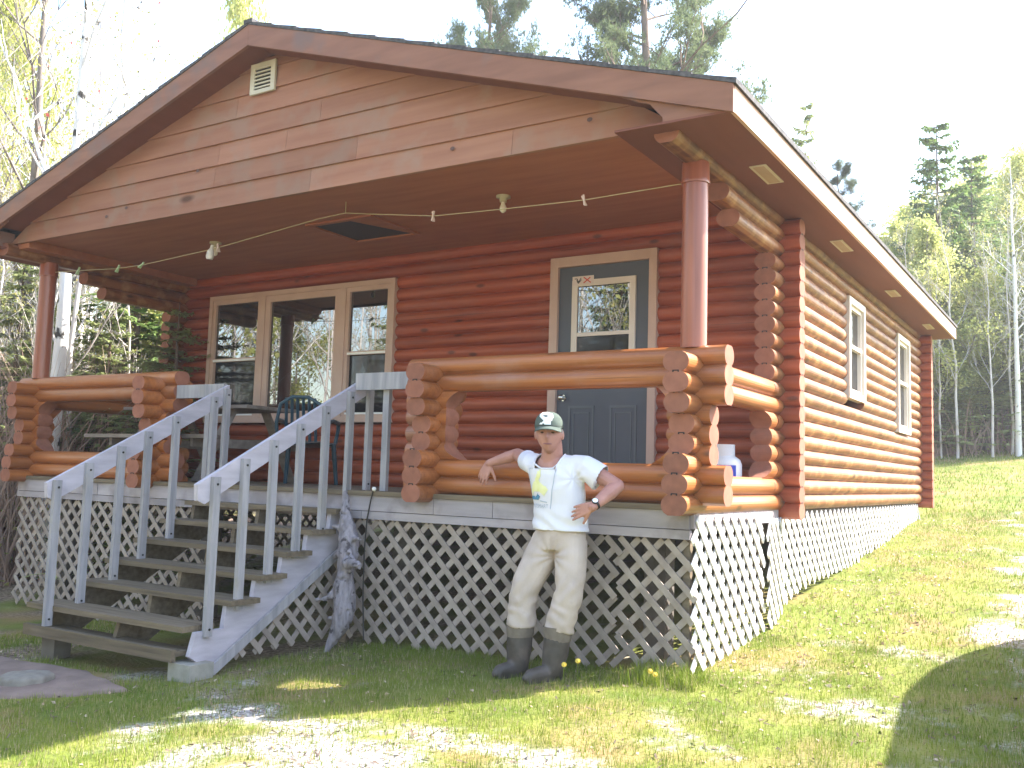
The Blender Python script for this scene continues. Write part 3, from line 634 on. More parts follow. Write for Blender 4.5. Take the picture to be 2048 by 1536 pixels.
# ------------------------------------------------------------------ remesh helper and organic things
def remesh(mb, vox, smooth=3):
    me = bpy.data.meshes.new('tmp'); me.from_pydata(mb.v, [], mb.f); o = bpy.data.objects.new('tmp', me); COL.objects.link(o)
    m = o.modifiers.new('r', 'REMESH'); m.mode = 'VOXEL'; m.voxel_size = vox; m.use_smooth_shade = True
    if smooth: s = o.modifiers.new('s', 'SMOOTH'); s.factor = .5; s.iterations = smooth
    dg = bpy.context.evaluated_depsgraph_get(); dg.update(); e = o.evaluated_get(dg); nm = bpy.data.meshes.new_from_object(e); bpy.data.objects.remove(o); bpy.data.meshes.remove(me)
    return nm
def displace(me, fn):
    n = len(me.vertices); co = np.empty(n * 3, 'f'); me.vertices.foreach_get('co', co); co = co.reshape(-1, 3); no = np.empty(n * 3, 'f'); me.vertex_normals.foreach_get('vector', no); no = no.reshape(-1, 3)
    d = np.array([fn(Vector(map(float, c)), Vector(map(float, k))) for c, k in zip(co, no)], 'f'); co += no * d[:, None]; me.vertices.foreach_set('co', co.ravel()); me.update()
def addmesh(me, name, m, parent=None, loc=None):
    if me.name.startswith('tmp') or True: me.name = name
    me.materials.clear(); me.materials.append(m); o = bpy.data.objects.new(name, me); COL.objects.link(o)
    if parent is not None:
        root = parent
        while root.parent: root = root.parent
        me.transform(Matrix.Translation(-BASES[root.name])); o.parent = parent
    elif loc is not None: me.transform(Matrix.Translation(-Vector(loc))); o.location = loc
    me.polygons.foreach_set('use_smooth', [True] * len(me.polygons))
    return o
# driftwood trunk
d = MB()
cl = [(-2.83, -.24, .12), (-2.80, -.25, 0), (-2.77, -.27, -.12), (-2.73, -.28, -.25), (-2.71, -.30, -.38), (-2.73, -.30, -.50), (-2.72, -.32, -.64), (-2.68, -.34, -.78), (-2.70, -.36, -.90), (-2.74, -.38, -1.0), (-2.79, -.42, -1.12)]
d.tube(cl, [.012, .034, .06, .075, .085, .065, .085, .085, .07, .045, .018], 10)
d.tube([(-2.72, -.3, -.42), (-2.64, -.38, -.43), (-2.54, -.42, -.42), (-2.46, -.43, -.44)], [.05, .042, .032, .028], 8)
d.tube([(-2.70, -.3, -.30), (-2.63, -.36, -.36), (-2.58, -.38, -.42)], [.03, .018, .02], 6)
d.tube([(-2.76, -.29, -.18), (-2.86, -.32, -.16)], [.035, .015], 6); d.tube([(-2.72, -.29, -.26), (-2.60, -.33, -.24), (-2.55, -.34, -.25)], [.03, .014, .01], 6)
d.tube([(-2.72, -.32, -.62), (-2.84, -.40, -.72), (-2.93, -.44, -.73)], [.04, .022, .008], 6); d.tube([(-2.70, -.31, -.5), (-2.62, -.36, -.49)], [.03, .012], 6)
d.tube([(-2.78, -.3, -.36), (-2.84, -.33, -.40)], [.04, .025], 6); d.tube([(-2.7, -.34, -.85), (-2.8, -.40, -.86)], [.03, .012], 6)
dm = remesh(d, .009, 1); displace(dm, lambda c, n: .014 * noise.noise(Vector((c.x * 26, c.y * 26, c.z * 6))) + (.007 * noise.noise(Vector((c.x * 60, c.y * 60, c.z * 18)))) - .020 * max(0, noise.noise(c * 26) - .35) * 3)
tag(addmesh(dm, 'driftwood', m_drift, None, (-2.79, -.42, -1.12)), 'gnarled silver-grey driftwood trunk standing upright against the porch right of the stairs', 'driftwood')
q = MB(); q.tube([(-2.62, -.135, .14), (-2.64, -.14, .05), (-2.67, -.14, -.10), (-2.675, -.15, -.35), (-2.66, -.16, -.7), (-2.60, -.2, -1.03)], .006, 6); q.ball((-2.61, -.14, .14), .018, 1)
single(q, 'cable', [m_black, m_white], 'thin black cable hanging down the porch edge beside the driftwood', 'cable', (-2.62, -.135, .14))
# ------------------------------------------------------------------ person
BX = (-.85, -.45, -1.03)
man = thing('person', BX, 'man in white T-shirt, grey cap, pale trousers and rubber boots leaning on the porch edge', 'person')
fx = Vector((.49, -.87, 0)).normalized(); rx = Vector((.87, .49, 0)).normalized(); uz = Vector((0, 0, 1))
def cap(mb, a, b, ra, rb, n=12):
    a, b = Vector(a), Vector(b); mb.ball(a, ra, 0, n, 8); mb.ball(b, rb, 0, n, 8); mb.tube([a, b], [ra, rb], n)
def limb(mb, pts, rr):
    for i in range(len(pts) - 1): cap(mb, pts[i], pts[i + 1], rr[i], rr[i + 1])
b = MB()
# torso core, neck
def ell(cx, cy, z, w, dp, n=20): return [(cx + w * math.cos(2 * math.pi * k / n), cy + dp * math.sin(2 * math.pi * k / n), z) for k in range(n)]
b.loft([ell(-.775, -.38, -.18, .15, .10), ell(-.78, -.39, 0, .15, .105), ell(-.79, -.41, .2, .165, .11), ell(-.80, -.42, .33, .17, .10), ell(-.82, -.43, .39, .11, .08), ell(-.825, -.435, .42, .07, .065)])
cap(b, (-.825, -.435, .37), (-.808, -.470, .50), .076, .068, 16)
# legs inside clothes down to boots
limb(b, [(-.87, -.39, -.16), (-.985, -.49, -.47), (-1.015, -.47, -.90)], [.08, .055, .045]); limb(b, [(-.69, -.38, -.16), (-.66, -.45, -.49), (-.74, -.48, -.90)], [.08, .055, .045])
# image-right arm (hand on hip)
SR, ER, WR = Vector((-.615, -.42, .365)), Vector((-.365, -.375, .235)), Vector((-.445, -.565, .10))
limb(b, [SR, SR.lerp(ER, .5), ER], [.062, .056, .046]); limb(b, [ER, ER.lerp(WR, .35), WR], [.046, .050, .031])
# image-left arm (draped over the rail)
SL_, EL, WL = Vector((-1.0, -.41, .37)), Vector((-1.25, -.19, .435)), Vector((-1.49, -.19, .365))
limb(b, [SL_, SL_.lerp(EL, .5), EL], [.058, .052, .042]); limb(b, [EL, EL.lerp(WL, .35), WL], [.043, .044, .029])
def fingers(mb, base, fwd, side, nrm, thumbside, curl, L=1.0, th=.5):
    """base wrist; fwd towards fingertips; side across the palm; nrm back of hand"""
    fwd, side, nrm = fwd.normalized(), side.normalized(), nrm.normalized()
    kn_ = base + fwd * .085
    for i in range(5): 
        t = i / 4 - .5; cap(mb, base + side * t * .035, kn_ + side * t * .066 - fwd * .006 * abs(t), .016, .0115, 10)
    for i, (ln, sp) in enumerate(((.070, .10), (.080, .03), (.074, -.04), (.058, -.13))):
        t = (1.5 - i) / 3 * thumbside; p = kn_ + side * t * .066; dirv = (fwd + side * sp * thumbside).normalized(); rr = [.0105, .0095, .0088, .0075]
        for j, fr in enumerate((.42, .32, .26)):
            dirv = (dirv - nrm * curl[i] * (.5 + .35 * j)).normalized(); p2 = p + dirv * ln * fr * L; cap(mb, p, p2, rr[j], rr[j + 1], 8); p = p2
    p = base + fwd * .025 + side * thumbside * .022; dv = (fwd * .6 + side * thumbside * .75 - nrm * .25).normalized()
    for j, (ln, r0, r1) in enumerate(((.042, .016, .012), (.033, .012, .011), (.026, .011, .008))):
        p2 = p + dv * ln; cap(mb, p, p2, r0, r1, 8); p = p2; dv = (dv + fwd * .35 * th - nrm * .15).normalized()
# hand on hip: fingers point to image-left and slightly down across the belly, thumb down
hd = (Vector((-.60, -.575, .045)) - WR).normalized()
fingers(b, WR, hd, Vector((.05, 0, -1)), Vector((.1, -1, .15)), 1, [.12, .14, .16, .2], 1.0)
# draped hand: hangs down in front of the log
hd2 = Vector((-.38, -.10, -.85))
fingers(b, WL, hd2, Vector((.85, .0, -.38)), Vector((-.15, -.93, .1)), 1, [.25, .12, .22, .35], 1.0, .8)
# head
HC = Vector((-.803, -.525, .570)); hf = (CAM - HC); hf.z = 0; hf.normalize(); hf = (hf + Vector((-.12, 0, -.04))).normalized(); hr_ = Vector((-hf.y, hf.x, 0)).normalized(); hu = hr_.cross(hf) * 1.0
if hu.z < 0: hu = -hu
if hr_.x < 0: hr_ = -hr_
hu = (hu + hr_ * -.03).normalized()
def H(x, y, z): return HC + (hr_ * x * 1.10 + hf * y * 1.06 + hu * z * 1.06)
NU, NV = 48, 40; hv = []
for j in range(NV + 1):
    a = math.pi * j / NV
    for i in range(NU):
        t = 2 * math.pi * i / NU; dx, dy, dz = math.sin(a) * math.cos(t), math.sin(a) * math.sin(t), math.cos(a)
        x, y, z = .079 * dx, .098 * dy, .128 * dz
        if z < -.02: k = (-.02 - z) / .11; x *= 1 - .38 * k ** 1.4; y *= (1 - .12 * k) if y > 0 else (1 - .45 * k)
        if z < -.03 and y > 0: y += .010 * min(1, (-z - .03) / .05)
        if y > 0:
            g = lambda cx, cz, sx, sz: math.exp(-((x - cx) / sx) ** 2 - ((z - cz) / sz) ** 2)
            y += .030 * g(0, -.030, .014, .018) + .016 * g(0, -.005, .010, .028) + .006 * g(0, .022, .05, .012) - .012 * (g(.03, .004, .017, .012) + g(-.03, .004, .017, .012)) + .007 * g(0, -.068, .024, .013) - .003 * g(0, -.068, .03, .003) + .008 * g(0, -.105, .022, .018) + .005 * (g(.045, -.025, .02, .02) + g(-.045, -.025, .02, .02))
        hv.append(H(x, y, z))
b.add(hv, [(j * NU + i, (j + 1) * NU + i, (j + 1) * NU + (i + 1) % NU, j * NU + (i + 1) % NU) for j in range(NV) for i in range(NU)])
for s in (1, -1): b.ball(H(s * .081, -.012, -.012), (.012, .020, .033), 0, 12, 8, rot=Matrix((hr_, hf, hu)).transposed())
bm_ = remesh(b, .0048, 2); body = addmesh(bm_, 'body', m_skin, man)
# face details
q = MB(); RM = Matrix((hr_, hf, hu)).transposed()
for s in (1, -1): q.ball(H(s * .031, .084, .003), (.0135, .007, .0055), 0, 10, 6, rot=RM)
part(q, 'eye', m_eye, man)
q = MB(); q.tube([H(-.026, .0885, -.068), H(-.013, .0985, -.0665), H(0, .1005, -.0675), H(.013, .0985, -.0665), H(.026, .0885, -.068)], [.002, .004, .0042, .004, .002], 8); part(q, 'mouth', m_lips, man)
q = MB()
for s in (1, -1): q.tube([H(s * .012, .096, .019), H(s * .03, .092, .024), H(s * .048, .078, .019)], [.0045, .0055, .003], 6)
part(q, 'eyebrow', m_brow, man)
# short grey hair around ears and nape
q = MB()
for i in range(17):
    t = math.pi * (1.0 + i / 16) ; q.ball(H(.076 * math.cos(t), .094 * math.sin(t), .012 - .015 * math.sin(t) * -1), (.011, .011, .024), 0, 8, 6, rot=RM)
part(q, 'hair', m_hair, man)
# cap
q = MB(); NU = 40; rings = []
for j in range(11):
    a = math.pi / 2 * j / 10; rings.append([H(.088 * math.cos(a) ** .8 * math.cos(t), -.004 + .104 * math.cos(a) ** .8 * math.sin(t), .034 + .012 * (math.sin(t) < 0) * -1 + .100 * math.sin(a) ** .9) for t in [2 * math.pi * i / NU for i in range(NU)]])
q.loft(rings, cap=True)
br = [];
for j in range(7):
    f = j / 6; row = []
    for i in range(17):
        t = math.pi * (.12 + .76 * i / 16); xx = .086 * math.cos(t); sx = xx / .086
        row.append(H(xx * (1 + .02 * f), -.004 + .100 * math.sin(t) + f * .062 * max(.15, math.sin(t)) ** .6, .043 - .012 * f - .020 * sx * sx * (1 if f else .4) - .006 * f * f))
    br.append(row)
top = [v for r in br for v in r]; bot = [v - hu * .004 for v in top]; n_ = len(top)
fs = [(j * 17 + i, j * 17 + i + 1, (j + 1) * 17 + i + 1, (j + 1) * 17 + i) for j in range(6) for i in range(16)]
q.add(top + bot, fs + [tuple(n_ + i for i in f[::-1]) for f in fs] + [(6 * 17 + i, 6 * 17 + i + 1, n_ + 6 * 17 + i + 1, n_ + 6 * 17 + i) for i in range(16)], 0, smooth=True)
hat = part(q, 'hat', m_cap, man)
q = MB(); q.tube([H(.087 * math.cos(math.pi * (.1 + .8 * i / 20)), -.004 + .1025 * math.sin(math.pi * (.1 + .8 * i / 20)), .047 - .004 * math.cos(math.pi * (.1 + .8 * i / 20)) ** 2) for i in range(21)], .0022, 6); part(q, 'hat_seam', mat('dark_seam', (.02, .022, .02)), hat)
# white emblem on the cap: drawn as a grid patch lying on the dome
emb = ["..#######....", ".##########..", "############.", "####....####.", "#####...#####", ".############", "..##########.", "...#########.", "....########.", "....#######..", "...########..", ".##########..", "###..######.."]
def dome(u, v):  # u across, v 0..1 up the front
    a = math.asin(min(.999, max(.02, (v) ** (1 / .9)))); cosr = math.cos(a) ** .8; t = math.pi / 2 - u
    return H(.0905 * cosr * math.cos(t), -.004 + .1065 * cosr * math.sin(t), .034 + .1022 * math.sin(a) ** .9)
q = MB(); R_n = len(emb)
for j, row in enumerate(emb):
    for i, ch in enumerate(row):
        if ch == '#':
            u0, u1 = -.55 + i * .072, -.55 + (i + 1) * .072; v1, v0 = .93 - j * .058, .93 - (j + 1) * .058
            k0, k1 = 1 / max(.45, math.sqrt(max(.05, 1 - v0 * v0))), 1 / max(.45, math.sqrt(max(.05, 1 - v1 * v1)))
            q.add([dome(u0 * k0, v0), dome(u1 * k0, v0), dome(u1 * k1, v1), dome(u0 * k1, v1)], [(0, 1, 2, 3)], 0, smooth=True)
part(q, 'hat_emblem', m_pure, hat)
# shirt
s = MB()
s.loft([ell(-.775, -.385, -.075, .205, .145, 28), ell(-.777, -.388, .0, .195, .14, 28), ell(-.78, -.395, .10, .187, .135, 28), ell(-.79, -.41, .2, .195, .138, 28), ell(-.80, -.42, .30, .205, .13, 28), ell(-.81, -.425, .36, .20, .115, 28), ell(-.82, -.43, .405, .13, .088, 28), ell(-.825, -.432, .425, .085, .076, 28)])
cap(s, (-.98, -.42, .355), (-.83, -.43, .375), .068, .07, 16); cap(s, (-.625, -.42, .35), (-.8, -.43, .37), .07, .07, 16)
SLE = SR.lerp(ER, .56); s.tube([SR + Vector((-.06, 0, .0)), SR.lerp(ER, .1), SLE + Vector((0, 0, -.012))], [.068, .078, .092], 20)
SLL = SL_.lerp(EL, .30); s.tube([SL_ + Vector((.06, 0, 0)), SL_, SLL], [.066, .074, .074], 20)
shm = remesh(s, .0075, 2)
def shirtfold(c, n):
    d = .004 * noise.noise(Vector((c.x * 9, c.y * 9, c.z * 6)))
    q1 = c - Vector((-.63, -.5, .27)); ang = math.atan2(q1.z, q1.x); rr = q1.length
    d += .0045 * math.sin(ang * 7 + 2 * noise.noise(c * 4)) * math.exp(-rr * 6.5) * sm(.42, .34, c.z) * (1 if n.y < .2 else .3)
    d += .005 * math.sin((c.z * 1.0 + c.x * .5) * 60 + 4 * noise.noise(c * 5)) * sm(.12, -.07, c.z)
    d += .005 * math.sin((c.z + c.x * .9) * 42 + 3 * noise.noise(c * 6)) * sm(.5, .1, abs(c.x + .55) / .4) * .5
    return d
displace(shm, shirtfold)
# neckline and hem openings: drop faces round the neck, leave the rest
bmv = [v.co.copy() for v in shm.vertices]
import bmesh
bm = bmesh.new(); bm.from_mesh(shm); NC = Vector((-.812, -.515, .425))
kill = [f for f in bm.faces if (lambda c: ((c.x + .822) / .098) ** 2 + ((c.y + .47) / .118) ** 2 < 1 and c.z > .335 + .0 * c.x)(f.calc_center_median())]
bmesh.ops.delete(bm, geom=kill, context='FACES'); ke = [f for f in bm.faces if f.calc_center_median().z < -.069 or (f.calc_center_median() - (SLE + Vector((0, 0, -.012)))).dot((ER - SR).normalized()) > -.004 and f.calc_center_median().x > -.56]
bmesh.ops.delete(bm, geom=ke, context='FACES'); bm.to_mesh(shm); bm.free()
shirt = addmesh(shm, 't_shirt', m_shirt, man); so_ = shirt.modifiers.new('thick', 'SOLIDIFY'); so_.thickness = .004; so_.offset = -1
# collar band
q = MB(); ring = []
for i in range(33):
    t = 2 * math.pi * i / 32; ring.append(Vector((-.822 + .098 * math.cos(t), -.47 + .118 * math.sin(t), 0)))
from mathutils.bvhtree import BVHTree
vv = [v.co + Vector(BX) for v in shm.vertices]; bvh = BVHTree.FromPolygons([tuple(v) for v in vv], [tuple(p.vertices) for p in shm.polygons])
pts = []
for r in ring:
    h = bvh.ray_cast(Vector((r.x, r.y, .6)) + (r - Vector((-.822, -.47, 0))) * .06, Vector((0, 0, -1)))
    h2 = bvh.find_nearest(Vector((r.x, r.y, (h[0].z if h[0] else .40) if h[0] and h[0].z > .3 else .38)))
    pts.append(h2[0])
q.tube(pts, .006, 8, cap=False); part(q, 'collar', m_shirt, shirt)
# print on the chest, laid on the cloth
def onshirt(x, z, off=.003):
    h = bvh.ray_cast(Vector((x, -1.2, z)), Vector((0, 1, 0)))
    if h[0] is None: return Vector((x, -.56, z))
    return h[0] + h[1] * (off if h[1].y < 0 else -off)
def patch(fn, x0, x1, z0, z1, n, off=.003):
    q = MB(); 
    for i in range(n):
        for j in range(n):
            xa, xb = x0 + (x1 - x0) * i / n, x0 + (x1 - x0) * (i + 1) / n; za, zb = z0 + (z1 - z0) * j / n, z0 + (z1 - z0) * (j + 1) / n
            if fn((i + .5) / n, (j + .5) / n): q.add([onshirt(xa, za, off), onshirt(xb, za, off), onshirt(xb, zb, off), onshirt(xa, zb, off)], [(0, 1, 2, 3)], 0, smooth=True)
    return q
def inpoly(P):
    def f(u, v):
        c = False; j = len(P) - 1
        for i in range(len(P)):
            if (P[i][1] > v) != (P[j][1] > v) and u < (P[j][0] - P[i][0]) * (v - P[i][1]) / (P[j][1] - P[i][1] + 1e-9) + P[i][0]: c = not c
            j = i
        return c
    return f
# print frame spans px 1063..1111 x 936..1003
px0, px1, pz0, pz1 = -.955, -.765, .085, .335
yellow = inpoly([(.05, .30), (.12, .52), (.30, .68), (.45, .92), (.58, .97), (.56, .78), (.48, .68), (.60, .60), (.86, .50), (.88, .42), (.72, .28), (.50, .38), (.22, .40), (.12, .26)])
part(patch(yellow, px0, px1, pz0, pz1, 26), 'print_figure', m_yel, shirt)
blue = inpoly([(.04, .22), (.10, .27), (.22, .27), (.30, .24), (.42, .33), (.55, .24), (.42, .16), (.30, .18), (.18, .15), (.08, .16)])
part(patch(blue, px0, px1, pz0, pz1, 30, .0045), 'print_mountain', m_blu, shirt)
q = MB()
def strip(p, qn, n=14, w=.0022):
    a = [onshirt(p[0] + (qn[0] - p[0]) * i / n, p[1] + (qn[1] - p[1]) * i / n, .003) for i in range(n + 1)]; q.tube(a, w, 4)
strip((px0, pz1), (px1 + .03, pz1 - .005)); strip((px1 + .03, pz1 - .005), (px1 - .01, .07), w=.0028); strip((px0, pz1), (px0 + .01, pz0 + .1), w=.0015); strip((px0 + .10, pz0 + .035), (px1 - .035, pz0 + .028), w=.003)
part(q, 'print_frame', m_gry, shirt)
tc = bpy.data.curves.new('t', 'FONT'); tc.body = 'NTSMART'; tc.size = .038; to = bpy.data.objects.new('t', tc); COL.objects.link(to)
dg = bpy.context.evaluated_depsgraph_get(); tm = bpy.data.meshes.new_from_object(to.evaluated_get(dg)); bpy.data.objects.remove(to)
for v in tm.vertices: v.co = onshirt(px0 + .026 + v.co.x * .82, pz0 - .012 + v.co.y, .004)
addmesh(tm, 'print_lettering', m_gry, shirt)
# trousers
p = MB()
p.loft([ell(-.775, -.385, -.05, .172, .125, 24), ell(-.775, -.385, -.12, .185, .13, 24), ell(-.778, -.385, -.20, .19, .125, 24)])
p.tube([(-.865, -.385, -.14), (-.915, -.42, -.28), (-.975, -.475, -.44), (-1.0, -.485, -.56), (-1.008, -.48, -.715)], [.108, .110, .098, .094, .096], 20)
p.tube([(-.69, -.38, -.14), (-.675, -.41, -.28), (-.665, -.445, -.46), (-.69, -.46, -.58), (-.722, -.47, -.715)], [.108, .108, .094, .093, .098], 20)
pm = remesh(p, .008, 2)
def pantfold(c, n):
    d = .006 * noise.noise(Vector((c.x * 8, c.y * 8, c.z * 5)))
    k = sm(-.38, -.70, c.z); d += .010 * k * noise.noise(Vector((c.x * 15 + c.z * 8, c.y * 15, c.z * 15))) + .0035 * k * math.sin(c.z * 70 + 30 * c.x + 5 * noise.noise(c * 7))
    d += .004 * math.sin((c.z * .8 - c.x * 1.1) * 60 + 3 * noise.noise(c * 5)) * math.exp(-((c.z + .45) / .1) ** 2)
    d += .006 * math.sin(math.atan2(c.z + .24, c.x + .78) * 11) * math.exp(-((c - Vector((-.78, -.5, -.24))).length * 7))
    return d
displace(pm, pantfold); trous = addmesh(pm, 'trousers', m_pant, man)
for (cx, cy, r0) in ((-1.010, -.478, .092), (-.728, -.472, .092)):
    q = MB(); q.tube([(cx, cy, -.69), (cx, cy, -.765), (cx + .001, cy, -.785)], [r0 + .002, r0, r0 - .004], 20); part(q, 'boot_liner', m_cuff, man)
for (cx, cy, ax_, ay, toe) in ((-1.010, -.478, -1.015, -.485, (-1.085, -.645)), (-.728, -.472, -.740, -.50, (-.83, -.685))):
    zg = gz(ax_, ay) - .003; q = MB(); q.tube([(cx, cy, -.74), ((cx + ax_) / 2, (cy + ay) / 2, -.86), (ax_, ay, -.95), (ax_, ay, zg + .03)], [.088, .085, .074, .060], 18)
    t = Vector((toe[0], toe[1], 0)); a = Vector((ax_, ay, 0)); dr_ = (t - a).normalized()
    limb(q, [a - dr_ * .035 + Vector((0, 0, zg + .045)), a + dr_ * .06 + Vector((0, 0, zg + .055)), t - dr_ * .03 + Vector((0, 0, zg + .042)), t + Vector((0, 0, zg + .032))], [.045, .05, .046, .03])
    q.tube([a - dr_ * .05 + Vector((0, 0, zg + .012)), a + dr_ * .05 + Vector((0, 0, zg + .012)), t + Vector((0, 0, zg + .012))], [.042, .042, .04], 12)
    bmh = remesh(q, .0075, 3); displace(bmh, lambda c, n: .004 * noise.noise(Vector((c.x * 14, c.y * 14, c.z * 20)))); addmesh(bmh, 'rubber_boot', m_boot, man)
# watch
q = MB(); ax = (WR - ER).normalized(); wc = WR - ax * .022; nn = (Vector((.15, -1, .35)) - ax * ax.dot(Vector((.15, -1, .35)))).normalized()
q.tube([wc - ax * .009, wc + ax * .009], .0355, 18, cap=False); q.tube([wc + nn * .030, wc + nn * .041], .0215, 18); wt = part(q, 'wristwatch', m_black, man)
q = MB(); q.tube([wc + nn * .041, wc + nn * .0425], .018, 18); part(q, 'watch_face', m_pure, wt)
# ------------------------------------------------------------------ porch furniture
def base_thing(*a): return thing(*a)
pt = thing('picnic_table', (-6.0, 1.0, DECK), 'weathered wooden picnic table on the porch behind the left railing', 'picnic table')
q = MB()
for i in range(5): q.box(-6.95, -4.98, .66 + i * .145, .66 + i * .145 + .138, .875, .91, 0, T())
part(q, 'table_top', m_table, pt)
for yb in (.20, 1.52):
    q = MB(); q.box(-6.95, -4.98, yb, yb + .13, .55, .588, 0, T()); q.box(-6.95, -4.98, yb + .136, yb + .26, .55, .588, 0, T()); part(q, 'bench', m_table, pt)
for xx in (-6.6, -5.33):
    for sg in (1, -1): q = MB(); q.bar((xx, 1.02 + sg * .22, .875), (xx, 1.02 + sg * .66, DECK), .038, .10, up=(1, 0, 0)); part(q, 'leg', m_table, pt)
    q = MB(); q.bar((xx + .04, .25, .515), (xx + .04, 1.73, .515), .038, .09); part(q, 'cross_brace', m_table, pt)
def chair(cx, cy, rot, label):
    ch = thing('plastic_chair', (cx, cy, DECK), label, 'chair', 'teal plastic patio chairs')
    R3 = Matrix.Rotation(rot, 3, 'Z'); Z = DECK
    def G(x, y, z): v = R3 @ Vector((x, y, 0)); return (cx + v.x, cy + v.y, Z + z)
    q = MB(); n = 8; rows = [[G(-.23 + .46 * i / n, -.22 + .44 * j / n, .42 - .02 * math.sin(math.pi * i / n) + .01 * (j / n)) for i in range(n + 1)] for j in range(n + 1)]
    rows2 = [[(v[0], v[1], v[2] - .02) for v in r] for r in rows]; q.loft(rows, closed=False, cap=False); q.loft([r[::-1] for r in rows2], closed=False, cap=False); q.tube([rows[0][0], rows[0][-1]], .014, 8); part(q, 'seat', m_green, ch)
    q = MB(); q.tube([G(-.24, .22, .42), G(-.245, .27, .62), G(-.20, .31, .80), G(-.08, .33, .87), G(.08, .33, .87), G(.20, .31, .80), G(.245, .27, .62), G(.24, .22, .42)], .018, 8)
    for i in range(6): x = -.15 + .06 * i; q.bar(G(x, .225, .43), G(x * .95, .325, .86), .034, .010, up=(1, 0, 0))
    part(q, 'backrest', m_green, ch)
    for s in (1, -1):
        q = MB(); q.tube([G(s * .25, .26, .62), G(s * .28, .05, .65), G(s * .28, -.18, .64), G(s * .27, -.24, .58), G(s * .245, -.22, .42)], [.018, .022, .024, .02, .02], 8); part(q, 'armrest', m_green, ch)
        for y0, y1 in ((-.20, -.26), (.2, .27)): q = MB(); q.tube([G(s * .235, y0, .43), G(s * .27, y1, 0)], [.028, .02], 8); part(q, 'leg', m_green, ch)
    return ch
chair(-4.62, 1.15, math.radians(-150), 'dark teal plastic patio chair on the porch beneath the front window, seen between stair balusters')
# propane tank
pk = thing('propane_tank', (-.31, 1.38, DECK), 'white propane tank with blue label on the porch beside the corner rail', 'propane tank')
q = MB(); x_, y_ = -.275, 1.38; q.tube([(x_, y_, DECK + h) for h in (.03, .05, .09, .295, .335, .37, .385)], [.10, .13, .15, .15, .135, .085, .03], 24); part(q, 'cylinder', m_tank, pk)
q = MB(); q.tube([(x_, y_, DECK), (x_, y_, DECK + .04)], .105, 20); part(q, 'foot_ring', m_tank, pk)
q = MB(); q.loft([[(x_ + .095 * math.cos(t), y_ + .095 * math.sin(t), DECK + h) for t in [math.pi * (1.05 + 1.5 * i / 14) for i in range(15)]] for h in (.355, .455)], closed=False, cap=False); part(q, 'collar', m_tank, pk)
q = MB(); q.tube([(x_, y_, DECK + .36), (x_, y_, DECK + .44)], .02, 10); q.tube([(x_, y_ - .06, DECK + .42), (x_, y_ + .03, DECK + .42)], .018, 10); part(q, 'valve', m_black, pk)
q = MB(); q.loft([[(x_ + .1525 * math.cos(t), y_ + .1525 * math.sin(t), DECK + h) for t in [math.pi * (1.42 + .42 * i / 8) for i in range(9)]] for h in (.17, .29)], closed=False, cap=False); part(q, 'label', m_tblue, pk)
# clothesline and pegs
CL = [(-7.42, 2.352), (-6.98, 2.331), (-6.318, 2.293), (-5.915, 2.293), (-4.843, 2.354), (-3.498, 2.487), (-3.2, 2.50), (-2.922, 2.457), (-2.242, 2.358), (-1.572, 2.332), (-.87, 2.312), (-.09, 2.328)]
q = MB(); q.tube([(x, .02, z) for x, z in CL], .0038, 5); q.tube([(-3.2, .02, 2.50), (-3.2, .02, 2.6)], .004, 5)
single(q, 'clothesline', m_cord, 'thin cord strung across the porch between the two posts', 'clothesline', (-7.42, .02, 2.352))
PEGS = [(-6.99, 'g', .5, 'green clothespin on the cord nearest the left post'), (-6.31, 'g', .6, 'green clothespin on the cord, second from the left post'), (-5.93, 'g', 1.0, 'green clothespin tilted flat on the cord, third from the left post'), (-4.80, 'p', -.25, 'pink clothespin beside the hanging white jar'),
        (-2.25, 'p', .02, 'pink clothespin upright on the cord between the ceiling lamp and the attic hatch'), (-.87, 'p', -.3, 'pink clothespin on the cord nearest the right post')]
for x, cl_, tilt, lab in PEGS:
    z = np.interp(x, [c[0] for c in CL], [c[1] for c in CL]); q = MB(); up = Vector((math.sin(tilt), 0, math.cos(tilt))); sd = Vector((math.cos(tilt), 0, -math.sin(tilt)))
    for s in (1, -1): q.bar(Vector((x, .02 + s * .009, z)) - up * .045 + sd * s * .004, Vector((x, .02 + s * .004, z)) + up * .038 - sd * s * .01, .010, .016, up=(0, 1, 0))
    q.tube([(x, .008, z + .0), (x, .032, z)], .005, 6)
    single(q, 'clothespin', m_pink if cl_ == 'p' else m_pgreen, lab, 'clothespin', (x, .02, float(z)), 'clothespins on the porch line')
q = MB(); x_, z_ = -4.90, 2.33; q.tube([(x_ + .012, .02, z_ + .04), (x_ + .008, .02, z_ + .02), (x_, .02, z_), (x_ - .01, .02, z_ - .05), (x_ - .012, .02, z_ - .075)], [.014, .022, .034, .038, .03], 14)
q.tube([(x_ + .013, .02, z_ + .04), (x_ + .016, .02, z_ + .06)], .016, 12)
single(q, 'jar', m_porc if False else mat('milky_jar', (.5, .46, .42), (.66, .6, .57), .3, (30, 30, 30)), 'small milky white jar hanging from the porch cord below the left lamp', 'jar', (x_, .02, z_ - .075))
